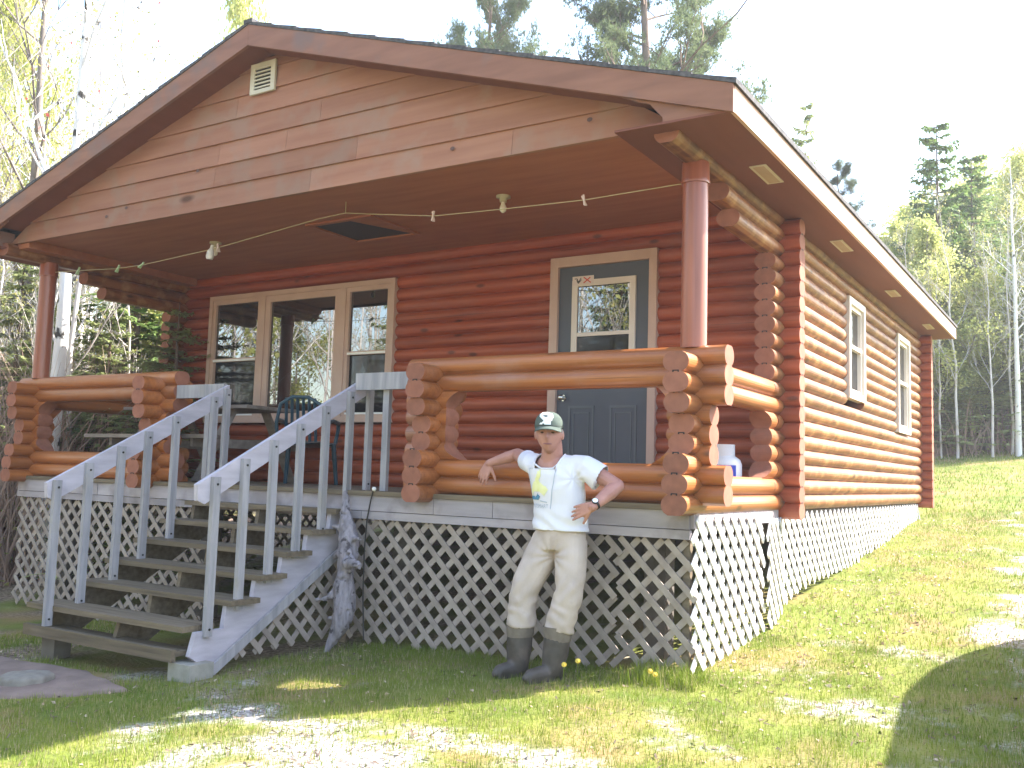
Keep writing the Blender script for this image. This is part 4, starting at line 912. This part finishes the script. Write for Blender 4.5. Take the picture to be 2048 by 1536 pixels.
# ------------------------------------------------------------------ stones, flowers
def rock(poly, z0, hgt, name, m, label, seed, cat='stone'):
    q = MB(); n = len(poly); cx = sum(p[0] for p in poly) / n; cy = sum(p[1] for p in poly) / n; rings = []
    dense = []
    for i in range(n):
        for k in range(6):
            t = k / 6; a, b_ = poly[i], poly[(i + 1) % n]; dense.append((a[0] + (b_[0] - a[0]) * t, a[1] + (b_[1] - a[1]) * t))
    for sc, dz in ((1.02, -.10), (1.0, hgt * .5), (.97, hgt * .9), (.9, hgt), (.6, hgt * 1.05), (.3, hgt * 1.08), (.05, hgt * 1.08)):
        rings.append([Vector((cx + (x - cx) * sc, cy + (y - cy) * sc, gz(cx + (x - cx) * sc, cy + (y - cy) * sc) + z0 + dz)) for x, y in dense])
    for r in rings:
        for v in r: k = noise.noise(Vector((v.x * 5, v.y * 5, seed))); v.x += .03 * k; v.y += .03 * noise.noise(Vector((v.y * 5, v.x * 5, seed + 9))); v.z += .012 * noise.noise(Vector((v.x * 6, v.y * 6, seed + 3)))
    q.loft(rings, smooth=True); return single(q, name, m, label, cat, (cx, cy, gz(cx, cy)))
rock([(-6.0, -1.6), (-5.3, -1.72), (-4.6, -1.80), (-3.75, -1.78), (-3.05, -1.98), (-3.25, -2.22), (-3.60, -2.50), (-4.1, -2.50), (-4.9, -2.75), (-6.0, -2.8)], 0, .035, 'flat_rock', m_stone, 'large flat brownish stone slab on the grass at the foot of the stairs', 5)
rock([(-3.80 + .17 * math.cos(a), -2.20 + .17 * math.sin(a)) for a in [i * math.pi / 4 for i in range(8)]], .035, .045, 'stepping_stone', m_stone2, 'round grey stepping stone lying on the large slab', 15)
def dandelion(x, y, h, i, lab):
    z = gz(x, y); o = thing('dandelion', (x, y, z), lab, 'flower', 'dandelions by the lattice')
    q = MB(); q.tube([(x, y, z), (x + .005, y, z + h)], .003, 5); part(q, 'stem', m_grass, o)
    q = MB(); hv_ = Vector((.3, -.8, .5)).normalized()
    c = Vector((x + .005, y, z + h)); a_ = hv_.cross(Vector((0, 0, 1))).normalized(); b_ = a_.cross(hv_)
    for k in range(14):
        t = k * 2 * math.pi / 14; p0 = c + (a_ * math.cos(t) + b_ * math.sin(t)) * .019; q.add([c + hv_ * .004, c + (a_ * math.cos(t - .3) + b_ * math.sin(t - .3)) * .012 + hv_ * .004, p0, c + (a_ * math.cos(t + .3) + b_ * math.sin(t + .3)) * .012 + hv_ * .004], [(0, 1, 2, 3)])
    q.ball(c, .009, 0, 8, 6); part(q, 'flower_head', mat('dandelion_yellow_%d' % i, (.75, .48, .04), (.8, .62, .12), .7, (90, 90, 90)), o)
dandelion(-.60, -.62, .13, 0, 'yellow dandelion bloom just right of the man\'s boot, lower of the close pair')
dandelion(-.555, -.52, .14, 1, 'yellow dandelion bloom right of the man\'s boot, upper of the close pair')
dandelion(-.10, -.42, .09, 2, 'yellow dandelion bloom by the lattice corner, left of its neighbour')
dandelion(-.055, -.45, .08, 3, 'yellow dandelion bloom nearest the bright lattice corner')
# ------------------------------------------------------------------ grass, leaves, brush (stuff)
def soup(name, V, Fc, mats, label=None, mi=None):
    me = bpy.data.meshes.new(name); V = np.asarray(V, 'f'); n = len(V); k = Fc
    me.vertices.add(n); me.vertices.foreach_set('co', V.ravel()); nf = n // k; me.loops.add(n); me.loops.foreach_set('vertex_index', np.arange(n, dtype='i')); me.polygons.add(nf)
    me.polygons.foreach_set('loop_start', np.arange(0, n, k, dtype='i')); me.polygons.foreach_set('loop_total', np.full(nf, k, 'i'))
    for m in mats: me.materials.append(m)
    if mi is not None: me.polygons.foreach_set('material_index', np.asarray(mi, 'i'))
    me.update(calc_edges=True); me.validate(); o = bpy.data.objects.new(name, me); COL.objects.link(o); o['kind'] = 'stuff'
    if label: o['label'] = label
    return o
def blades(N, xr, yr, hmin, hmax, wd, dens, strawp=.2, lean=.5):
    V = []; mi = []; n = 0
    while n < N:
        x = random.uniform(*xr); y = random.uniform(*yr); w = dens(x, y)
        n += 1
        if random.random() > w: continue
        z = gz(x, y); h = random.uniform(hmin, hmax); a = random.uniform(0, 6.283); ca, sa = math.cos(a), math.sin(a); ww = wd * random.uniform(.7, 1.3); b_ = random.uniform(0, 6.283); l = lean * h * random.random()
        p1 = (x - ca * ww, y - sa * ww, z - .01); p2 = (x + ca * ww, y + sa * ww, z - .01); p3 = (x + math.cos(b_) * l, y + math.sin(b_) * l, z + h)
        V += [p1, p2, p3]; mi.append(1 if random.random() < strawp else 0)
    return V, mi
def incabin(x, y): return -PW - .02 < x < .0 and y > -.06 and y < D + LEN
def dens1(x, y):
    if incabin(x, y) or (-4.7 < x < -2.95 and -1.6 < y): return 0
    if -6 < x < -3.45 and -2.5 < y < -1.7: return .03
    g_ = gravel(x, y); s_ = soil(x, y); n = .5 + .7 * noise.noise(Vector((x * 3, y * 3, 5))); return max(0, (1 - .6 * g_) * (1 - .7 * s_) * max(.12, min(1, n + .25)))
V1, M1 = blades(240000, (-6.0, 2.5), (-4.0, 1.2), .012, .05, .0025, dens1, .28)
V2, M2 = blades(60000, (.05, 4.5), (1.0, 10), .02, .05, .0045, dens1, .38)
V3, M3 = blades(45000, (-5, 8), (9, 25), .03, .07, .011, dens1, .35)
def tall(x, y):  # tall tufts by the corner of the lattice and along the skirt
    return (1 if (-.30 < x < .20 and -.45 < y < -.10) else 0) * max(0, .35 + noise.noise(Vector((x * 9, y * 9, 2))))
V4, M4 = blades(5000, (-.35, .25), (-.5, -.08), .05, .15, .0028, tall, .1, .6)
V5, M5 = blades(9000, (-2.6, -.2), (-.45, -.05), .02, .07, .0022, lambda x, y: .55, .1, .6)
soup('grass', V1 + V2 + V3 + V4 + V5, 3, [m_grass, m_straw], 'short patchy spring lawn', M1 + M2 + M3 + M4 + M5)
V = []
def leafq(x, y, z, s, flat=.6):
    n = Vector((random.gauss(0, flat), random.gauss(0, flat), 1)).normalized(); a = n.orthogonal().normalized(); a.rotate(Matrix.Rotation(random.uniform(0, 6.28), 3, n)); b_ = n.cross(a); c = Vector((x, y, z + s * .25)); r = random.uniform(.5, .8)
    return [c - a * s, c - b_ * s * r + n * s * .3, c + a * s, c + b_ * s * r + n * s * .2]
for i in range(7000):
    x, y = random.uniform(-6, 2.5), random.uniform(-4, 2.5)
    if incabin(x, y) or (-4.7 < x < -2.9 and y > -1.7): continue
    if random.random() > .12 + .75 * max(gravel(x, y) * .7, soil(x, y) * .8): continue
    V += [tuple(v) for v in leafq(x, y, gz(x, y), random.uniform(.008, .020))]
for i in range(2000):
    x, y = random.uniform(.05, 1.1), random.uniform(-.3, 9); V += [tuple(v) for v in leafq(x, y, gz(x, y), random.uniform(.008, .022))] if random.random() < .5 else []
soup('dry_leaves', V, 4, [m_litter], 'dry fallen leaves scattered over the lawn')
V = []
for i in range(9000):   # dark bits of bark, twigs and clods
    x, y = random.uniform(-5.5, 2.5), random.uniform(-4, 3) if i % 3 else random.uniform(0, 9)
    if incabin(x, y) or (-4.7 < x < -2.9 and y > -1.7): continue
    if random.random() > .25 + .6 * max(gravel(x, y), soil(x, y)): continue
    a = random.uniform(0, 6.28); l = random.uniform(.006, .03); w_ = random.uniform(.002, .006); z = gz(x, y) + .004; c, s_ = math.cos(a), math.sin(a)
    V += [(x - c * l - s_ * w_, y - s_ * l + c * w_, z), (x + c * l - s_ * w_, y + s_ * l + c * w_, z + random.uniform(0, .012)), (x + c * l + s_ * w_, y + s_ * l - c * w_, z + .012), (x - c * l + s_ * w_, y - s_ * l - c * w_, z)]
soup('bark_bits', V, 4, [m_barkr], 'dark bits of bark and twig scattered over the lawn')
V = []
for i in range(1500):   # pebbles in the gravel patches
    x, y = random.uniform(-3.2, 2.5), random.uniform(-3.6, 1.5)
    if random.random() > gravel(x, y) * 1.1: continue
    s = random.uniform(.006, .018); z = gz(x, y); c = [(x + s * random.uniform(.7, 1.2) * math.cos(a), y + s * random.uniform(.7, 1.2) * math.sin(a), z) for a in (0, 1.57, 3.14, 4.71)]; t = (x + random.uniform(-.3, .3) * s, y, z + s * .8)
    for k in range(4): V += [c[k], c[(k + 1) % 4], t]
soup('pebbles', V, 3, [m_stone2], 'small pale stones in the gravel patches')
# ------------------------------------------------------------------ trees
def limbs(h, r0, nb, seed, start=.3, blen=.35, up=.7, depth=2, lean=.05, crooked=.04, twig=5):
    """returns tubes [(pts, radii)], tips"""
    rd = random.Random(seed); tubes = []; tips = []
    n = 9; a = rd.uniform(0, 6.28); tr = [Vector((0, 0, -.2))]
    for i in range(1, n + 1):
        t = i / n; tr.append(Vector((math.cos(a) * lean * h * t * t + rd.uniform(-1, 1) * crooked * h * .12, math.sin(a) * lean * h * t * t + rd.uniform(-1, 1) * crooked * h * .12, h * t)))
    tubes.append((tr, [r0 * (1 - .88 * i / n) for i in range(n + 1)]))
    def at(t): f = t * n; i = min(int(f), n - 1); return tr[i].lerp(tr[i + 1], f - i)
    def branch(p, d, L, r, dep):
        pts = [p]; q = p.copy(); dd = d.copy()
        for k in range(4):
            dd = (dd + Vector((rd.uniform(-.25, .25), rd.uniform(-.25, .25), rd.uniform(-.05, .22)))).normalized(); q = q + dd * L / 4; pts.append(q.copy())
        tubes.append((pts, [max(r * (1 - .8 * k / 4), .0025) for k in range(5)])); tips.append((pts[-1], dd.copy())); tips.append((pts[3], dd.copy()))
        if dep > 0:
            for k in range(twig):
                j = rd.choice((1, 2, 2, 3, 3, 4)); nd = (dd + Vector((rd.uniform(-1, 1), rd.uniform(-1, 1), rd.uniform(-.3, .9))) * .9).normalized(); branch(pts[j], nd, L * rd.uniform(.35, .6), r * .5, dep - 1)
    for i in range(nb):
        t = start + (1 - start) * (i + rd.random()) / nb; az = rd.uniform(0, 6.28); el = up * rd.uniform(.6, 1.2)
        d = Vector((math.cos(az), math.sin(az), el)).normalized(); branch(at(t), d, h * blen * (1.15 - t) * rd.uniform(.6, 1.2), r0 * .45 * (1.1 - t), depth)
    return tubes, tips
def wood(tubes, skip=0):
    mb = MB()
    for i, (p, r) in enumerate(tubes): mb.tube(p, r, 8 if i == 0 else 3, cap=False)
    return mb
def leaves(tips, per, spread, size, seed, droop=0):
    rd = random.Random(seed); V = []
    for p, d in tips:
        for k in range(per):
            c = p + Vector((rd.gauss(0, spread), rd.gauss(0, spread), rd.gauss(0, spread) - droop)); n = Vector((rd.gauss(0, 1), rd.gauss(0, 1), rd.gauss(0, 1))).normalized(); a = n.orthogonal() * size * rd.uniform(.6, 1.3); b_ = n.cross(a) * .7
            V += [c - a, c - b_, c + a, c + b_]
    return V
def mesh_soup(name, V, k, m):
    o = soup(name, [tuple(v) for v in V], k, [m]); me = o.data; bpy.data.objects.remove(o); return me
PROTO = {}
def proto(key, trunk_mb, trunk_mat, leafV, k, leaf_mat):
    tm_ = fulltone(trunk_mb).build('trunk', trunk_mat); tme = tm_.data; bpy.data.objects.remove(tm_)
    PROTO[key] = (tme, mesh_soup('crown', leafV, k, leaf_mat) if leafV else None)
for i in range(3):
    tb_, tp = limbs(8, .045, 16, 10 + i, .25, .32, 1.1, 2, .06, .06, 4); proto(('bare', i), wood(tb_), m_barkw, leaves(tp, 1, .05, .018, i), 4, m_bud)
    tb_, tp = limbs(10, .10, 18, 20 + i, .35, .30, .9, 2, .03, .03, 4); proto(('birch', i), wood(tb_), m_birch, leaves(tp, 1, .08, .024, i), 4, m_bud)
    tb_, tp = limbs(9, .08, 20, 30 + i, .2, .34, .8, 2, .03, .03, 5); proto(('leafy', i), wood(tb_), m_bark, leaves(tp, 9, .20, .045, i), 4, m_leaf)
for i in range(2):
    tb_, tp = limbs(9, .09, 20, 60 + i, .25, .34, .9, 2, .02, .02, 4); proto(('maple', i), wood(tb_), m_bark, leaves(tp[::11], 1, .05, .022, i), 4, m_red2)
def conifer(h, seed, sparse=1.0, m='spruce'):
    rd = random.Random(seed); mb = MB(); mb.tube([(0, 0, -.2), (0, 0, h * .5), (0, 0, h)], [h * .012 + .02, h * .007 + .01, .006], 8, cap=False); V = []
    z = h * .10
    while z < h * .985:
        t = z / h; L = (1 - t) ** .8 * h * .25 * rd.uniform(.7, 1.2) + .14; nb = int(6 + 6 * (1 - t))
        for k in range(nb):
            if rd.random() > sparse: continue
            az = rd.uniform(0, 6.28); dr_ = Vector((math.cos(az), math.sin(az), .05 - .25 * (1 - t))); l = L * rd.uniform(.7, 1.15); p0 = Vector((0, 0, z)); side = Vector((-math.sin(az), math.cos(az), 0)); n = 5
            pts = [p0 + dr_ * l * i / n + Vector((0, 0, .10 * l * (i / n) ** 2)) for i in range(n + 1)]; mb.tube([pts[0], pts[3], pts[-1]], [.012, .007, .003], 3, cap=False)
            for i in range(1, n + 1):
                w = l * .36 * (1 - .65 * i / n) + .04
                for s in (1, -1, 1, -1):
                    e = pts[i] + side * s * w * rd.uniform(.6, 1.1) + dr_ * w * rd.uniform(.2, .8) + Vector((0, 0, rd.uniform(-.10, .02))); c = pts[i]; ax = (e - c); nrm = Vector((rd.uniform(-.4, .4), rd.uniform(-.4, .4), 1)); wd = ax.cross(nrm).normalized() * (.03 + .08 * w)
                    V += [c, c + ax * .45 + wd, e, c + ax * .5 - wd]
                    for q_ in range(3):
                        f = rd.uniform(.2, .9); c2 = c + ax * f; e2 = c2 + (ax * .3 + wd.normalized() * rd.choice((1, -1)) * w * .35) + Vector((0, 0, rd.uniform(-.05, .03))); w2 = (e2 - c2).cross(Vector((0, 0, 1))).normalized() * .016
                        V += [c2, (c2 + e2) / 2 + w2, e2, (c2 + e2) / 2 - w2]
        z += h * rd.uniform(.020, .034) + .03
    return mb, V
for i in range(3):
    mb, V = conifer(7, 40 + i); proto(('spruce', i), mb, m_barkr, V, 4, m_need); mb, V = conifer(8, 45 + i, .75); proto(('fir', i), mb, m_barkr, V, 4, m_needl)
def pine(h, seed, start, nb, blen, per):
    tb_, tp = limbs(h, h * .016, nb, seed, start, blen, .45, 2, .03, .03, 5); rd = random.Random(seed); V = []
    for p, d in tp:
        for q_ in range(per):
            c = p + Vector((rd.gauss(0, .10), rd.gauss(0, .10), rd.gauss(0, .07)))
            for k in range(9):
                e = c + (Vector((rd.gauss(0, 1), rd.gauss(0, 1), rd.gauss(.25, 1))) + d * .6).normalized() * rd.uniform(.08, .16); s = (e - c).orthogonal().normalized() * .008; V += [c - s, c + s, e]
    return wood(tb_), V
for i in range(2):
    mb, V = pine(14, 70 + i, .40, 34, .27, 8); proto(('pine', i), mb, m_barkr, V, 3, m_pine)
tb_, tp_ = limbs(14, .15, 20, 77, .30, .24, 1.5, 2, .02, .015, 4)
tb_[0] = (tb_[0][0], [.11, .10, .085, .06, .048, .04, .033, .025, .015, .008]); proto(('bigbirch', 0), wood(tb_), m_birch, leaves(tp_[::14], 1, .04, .02, 3), 4, m_red2)
TL = {'bigbirch': ('birch_tree', 'big birch', 'tree'), 'bare': ('bare_sapling', 'thin bare sapling with pale twigs', 'tree'), 'birch': ('birch_tree', 'white-barked birch with budding twigs', 'tree'), 'leafy': ('leafy_tree', 'yellow-green leafing tree', 'tree'),
      'maple': ('maple_tree', 'bare maple with red buds', 'tree'), 'spruce': ('spruce_tree', 'dark green spruce', 'tree'), 'fir': ('fir_tree', 'pale green fir with loose boughs', 'tree'), 'pine': ('pine_tree', 'tall pine with clumped needles', 'tree')}
GR = {'L': 'woods left of the cabin', 'R': 'woods beyond the lawn right of the cabin', 'B': 'woods behind the camera', 'K': 'trees behind the cabin roof'}
WH = {'L': 'in the woods left of the porch', 'R': 'at the wood edge beyond the lawn on the right', 'B': 'in the woods facing the porch', 'K': 'behind the cabin roof'}
rt = random.Random(99)
TP = {'bare': 'bare saplings', 'birch': 'white-barked birches', 'leafy': 'fresh-leaved trees', 'maple': 'budding maples', 'spruce': 'dark spruces', 'fir': 'pale firs', 'pine': 'tall pines', 'bigbirch': 'big birches'}
TREEG = {}
def tree(kind, x, y, h, zone, label=None, rot=None, var=None, grp=True, wide=1.0):
    nv = 1 if kind == 'bigbirch' else 2 if kind in ('maple', 'pine') else 3; i = rt.randrange(nv) if var is None else var; H0 = {'bigbirch': 14, 'bare': 8, 'birch': 10, 'leafy': 9, 'maple': 9, 'spruce': 7, 'fir': 8, 'pine': 14}[kind]
    nm, lb, ct = TL[kind]; o = bpy.data.objects.new(nm, None); COL.objects.link(o); o.location = (x, y, gz(x, y)); s = h / H0; o.scale = (s * wide, s * wide, s); o.rotation_euler = (0, 0, rt.uniform(0, 6.28) if rot is None else rot)
    tag(o, label or lb + ' ' + WH[zone], ct, None if label else TP[kind] + ' ' + WH[zone])
    if not label: TREEG[o['group']] = (kind, zone)
    tme, cme = PROTO[(kind, i)]; a = bpy.data.objects.new('trunk', tme); COL.objects.link(a); a.parent = o
    if cme: c = bpy.data.objects.new('crown', cme); COL.objects.link(c); c.parent = o
    return o
def tp(px, py, dist): v = CAM + ray(px, py) * dist; return v.x, v.y
x, y = tp(118, 700, 12.0); tree('bigbirch', x, y, 13.5, 'L', 'thick white birch trunk just beyond the left porch post', 1.0, 0)
x, y = tp(270, 700, 14.0); tree('spruce', x, y, 6.2, 'L', 'green spruce with low boughs seen through the porch opening', 0, 0)
x, y = tp(350, 760, 11.5); tree('fir', x, y, 3.4, 'L', 'small pale green fir seen above the left railing nearest the cabin wall', 2, 1, wide=1.5)
x, y = tp(215, 760, 13.0); tree('fir', x, y, 3.6, 'L', 'small pale green fir seen through the porch opening beside the white birch', 1, 0, wide=1.4)
x, y = tp(30, 760, 13.0); tree('fir', x, y, 4.2, 'L', 'pale green fir at the left edge beyond the porch post', 1, 2, wide=1.3)
x, y = tp(60, 500, 14); tree('maple', x, y, 11, 'L', 'slender bare maple at the upper left edge', 2.2, 1)
x, y = tp(250, 500, 19); tree('bare', x, y, 14, 'L', 'tall bare sapling whose thin limbs cross the sky above the left roof slope', .5, 1)
x, y = tp(30, 300, 17); tree('leafy', x, y, 10.2, 'L', 'yellow-green leafing tree at the far left edge of the photo', 0, 0, wide=.45)
x, y = tp(-40, 300, 20); tree('leafy', x, y, 11.5, 'L', 'larger leafing tree behind the one at the far left edge', 2, 1, wide=.6)
x, y = tp(470, 300, 24); tree('leafy', x, y, 12.2, 'K', 'leafing treetop peeping over the roof left of the gable peak', 2, 2, wide=.4)
x, y = tp(965, 300, 27); tree('pine', x, y, 15.0, 'K', 'dense pine rising behind the middle of the roof', 0, 0, wide=.72)
x, y = tp(1300, 300, 22); tree('pine', x, y, 14.8, 'K', 'large spreading pine with bare forked trunk behind the roof, right of centre', 2.4, 1, wide=1.0)
x, y = tp(1385, 300, 26); tree('leafy', x, y, 9.8, 'K', 'pale leafing top just above the roof right of the large pine', 1, 0)
x, y = tp(1612, 400, 25); tree('fir', x, y, 9.9, 'K', 'slender pale treetop standing alone beside the eave', 0, 0, wide=.5)
x, y = tp(1690, 450, 24); tree('pine', x, y, 7.4, 'K', 'spreading pale pine between the eave and the right-hand woods', 1, 1, wide=.9)
x, y = tp(1876, 500, 27); tree('spruce', x, y, 9.6, 'R', 'tallest narrow spruce spire of the right-hand woods', 0, 1, wide=.9)
x, y = tp(1945, 500, 29); tree('spruce', x, y, 9.0, 'R', 'second spruce spire, right of the tallest one', 1, 2)
for k in range(11):   # pale trunks standing at the edge
    px = rt.uniform(1800, 2250); x, y = tp(px, 700, rt.uniform(22.6, 24.5)); tree(rt.choice(('bare', 'birch', 'bare')), x, y, rt.uniform(5, 7.5), 'R')
for k in range(70):   # small fresh-leaved growth along the right wood edge
    px = rt.uniform(1790, 2300); d = rt.uniform(24, 28); x, y = tp(px, 700, d); tree(rt.choice(('leafy', 'leafy', 'fir', 'birch')), x, y, rt.uniform(2.0, 4.6), 'R', wide=1.35)
for k in range(115):   # left woods
    d = rt.uniform(10.5, 30); px = rt.uniform(-250, 420); x, y = tp(px, 700, d)
    if x > -PW - 1.5: continue
    kind = rt.choices(('bare', 'birch', 'leafy', 'spruce', 'fir'), (8, 2.4, 2.4, .6, .9))[0]
    cap_ = 4.6 + .1 * d if px > 40 else 7.5
    if kind in ('spruce', 'fir', 'leafy'): hh = rt.uniform(2.5, 5.5) if px > 90 else rt.uniform(3, 8)
    else: hh = rt.uniform(5, 9)
    tree(kind, x, y, hh, 'L')
for k in range(92):   # right woods
    px = rt.uniform(1700, 2350); d = rt.uniform(25, 42); x, y = tp(px, 700, d); mx = np.interp(px, [1700, 1800, 1880, 2000, 2300], [5.5, 6.9, 8.0, 8.3, 9.5]) * d / 28
    kind = rt.choices(('bare', 'birch', 'leafy', 'spruce', 'fir'), (2, 2.5, 9, .7, 1.8))[0]; tree(kind, x, y, mx * rt.uniform(.55, 1.0), 'R')
for k in range(95):   # woods in front of the porch, seen mirrored in the panes
    a = rt.uniform(math.radians(180), math.radians(285)); d = rt.uniform(9, 26); x, y = -3 + d * math.cos(a) * 1.1, -3 + d * math.sin(a)
    if y > -7 and x > -12: continue
    kind = rt.choices(('bare', 'birch', 'leafy', 'spruce', 'fir', 'maple'), (7, 5, 1.5, .3, .5, 1.5))[0]; tree(kind, x, y, rt.uniform(6, 12), 'B')
# undergrowth
V = []; rb = random.Random(5)
def brushpatch(N, fn, hmax, w0):
    for i in range(N):
        x, y = fn()
        if x > -8.6 and y < 12 and y > -5: continue
        z = gz(x, y); h = rb.uniform(.3, 1) * hmax; a = rb.uniform(0, 6.28); l = rb.uniform(.1, .9) * h; p0 = Vector((x, y, z)); p1 = Vector((x + math.cos(a) * l * .4, y + math.sin(a) * l * .4, z + h * .6)); p2 = Vector((x + math.cos(a) * l, y + math.sin(a) * l, z + h)); s = Vector((rb.uniform(-1, 1), rb.uniform(-1, 1), 0)).normalized() * w0
        V.extend([tuple(p0 - s), tuple(p0 + s), tuple(p1 + s * .7), tuple(p1 - s * .7), tuple(p1 - s * .7), tuple(p1 + s * .7), tuple(p2 + s * .2), tuple(p2 - s * .2)])
def fl_():
    px = rb.uniform(-350, 430); x, y = tp(px, 700, rb.uniform(11, 28)); return x, y
def fr_():
    px = rb.uniform(1650, 2400); x, y = tp(px, 700, rb.uniform(23.5, 34)); return x, y
def fb_():
    a = rb.uniform(math.radians(180), math.radians(290)); d = rb.uniform(10, 22); return -3 + d * math.cos(a) * 1.1, -3 + d * math.sin(a)
brushpatch(19000, fl_, 3.0, .010); brushpatch(5000, fr_, 1.5, .016); brushpatch(7000, fb_, 1.8, .012)
soup('undergrowth', V, 4, [m_brush], 'tangle of brown twigs and dead bracken on the woodland floor')
V = []
for i in range(16000):
    x, y = (fl_() if i % 3 else fr_())
    if x > -8.6 and y < 12: continue
    V += [tuple(v) for v in leafq(x, y, gz(x, y) + rb.uniform(0, 1.5) ** 2 * .5, rb.uniform(.03, .07), 1.2)]
soup('shrub_leaves', V, 4, [m_leaf], 'scattered fresh green leaves of low woodland shrubs')
# ------------------------------------------------------------------ unseen van, added right of the frame to cast the rounded shadow
VX, VY = 2.95, 1.6; vz = gz(3.5, 1)
van = thing('shadow_caster_van', (3.8, .6, vz), 'dark unseen van added outside the right edge to cast the rounded shadow', 'van')
m_van = mat('dark_van_paint', (.03, .035, .05), (.035, .04, .055), .3, (1, 1, 1), spec=.5)
q = MB(); prof_v = [(3.80, .35), (3.85, .9), (3.72, 1.35), (3.50, 1.66), (3.2, 1.85), (2.7, 1.98), (-1.0, 1.98), (-1.5, 1.85), (-1.9, 1.45), (-2.25, 1.05), (-2.7, .9), (-2.75, .35)]
secs = []
for x, k in ((2.88, .93), (2.82, .985), (2.80, 1.0), (4.58, 1.0), (4.56, .985), (4.50, .93)): secs.append([(x, .6 + (y - .6) * k, vz + .35 + (z - .35) * k) for y, z in prof_v])
q.loft(secs, smooth=False); part(q, 'body', m_van, van)
q = MB()
for (a, b) in ((-1.3, -.1), (.1, 1.4), (1.6, 2.9)): 
    for xx in (2.795, 4.585): q.add([(xx, a, vz + 1.2), (xx, b, vz + 1.2), (xx, b - .05, vz + 1.75), (xx, a + .05, vz + 1.75)], [(0, 1, 2, 3)])
part(q, 'window', m_screen, van)
for yy in (-1.6, 2.7):
    for xx in (2.92, 4.46):
        q = MB(); q.tube([(xx - .11, yy, vz + .34), (xx + .11, yy, vz + .34)], .34, 24); w_ = part(q, 'wheel', m_black, van); q = MB(); q.tube([(xx - .116, yy, vz + .34), (xx + .116, yy, vz + .34)], .19, 16); part(q, 'rim', m_steel, w_)
for xx in (3.0, 4.4): q = MB(); q.ball((xx, 3.8, vz + .85), (.1, .05, .1)); part(q, 'tail_light', m_red, van)
van.rotation_euler = (0, 0, math.radians(8))
van.location = (van.location.x + .30, van.location.y - .62, van.location.z)

hz = bpy.data.meshes.new('glare_veil'); X0, X1, Y0, Y1, Z0, Z1 = -60, 60, -60, 70, -8, 24  # thin volume added to wash the view out like veiling glare
hz.from_pydata([(x, y, z) for z in (Z0, Z1) for y in (Y0, Y1) for x in (X0, X1)], [], [(0, 2, 3, 1), (4, 5, 7, 6), (0, 1, 5, 4), (2, 6, 7, 3), (0, 4, 6, 2), (1, 3, 7, 5)])
ho = bpy.data.objects.new('glare_veil', hz); COL.objects.link(ho); ho['kind'] = 'stuff'; ho['label'] = 'thin volume added to imitate a washed-out veil of glare'
hm = bpy.data.materials.new('glare_veil'); hm.use_nodes = True; n = hm.node_tree; n.nodes.remove(n.nodes['Principled BSDF']); pv = n.nodes.new('ShaderNodeVolumePrincipled'); pv.inputs['Density'].default_value = .0014; pv.inputs['Color'].default_value = (.95, .97, 1, 1); pv.inputs['Anisotropy'].default_value = .2
n.links.new(pv.outputs[0], n.nodes['Material Output'].inputs['Volume']); hz.materials.append(hm)

def ordn(n): return '%d%s' % (n, 'th' if 10 <= n % 100 <= 20 else {1: 'st', 2: 'nd', 3: 'rd'}.get(n % 10, 'th'))
LB = {'L': 'left of the porch', 'R': 'in the right-hand woods', 'K': 'behind the roof', 'B': 'facing the porch'}
grp = {}
for o in list(COL.objects):
    if o.get('group') in TREEG: grp.setdefault(o['group'], []).append(o)
for g_, L_ in grp.items():
    def pxx(o): v = o.location - CAM; return (v.dot(R_) / max(v.dot(F_), .1)) if v.dot(F_) > 0 else 99 + v.x
    L_.sort(key=pxx); hs = sorted(o.scale.z for o in L_)
    for i, o in enumerate(L_):
        kind, z_ = TREEG[g_]; d_ = (o.location - CAM).length; rk = hs.index(o.scale.z) / max(1, len(hs) - 1); sz = 'tall' if rk > .66 else 'short' if rk < .33 else 'mid-height'
        o['label'] = '%s %s, %s from the left of its kind %s' % (sz, TL[kind][1].split(' with')[0], ordn(i + 1), LB[z_])
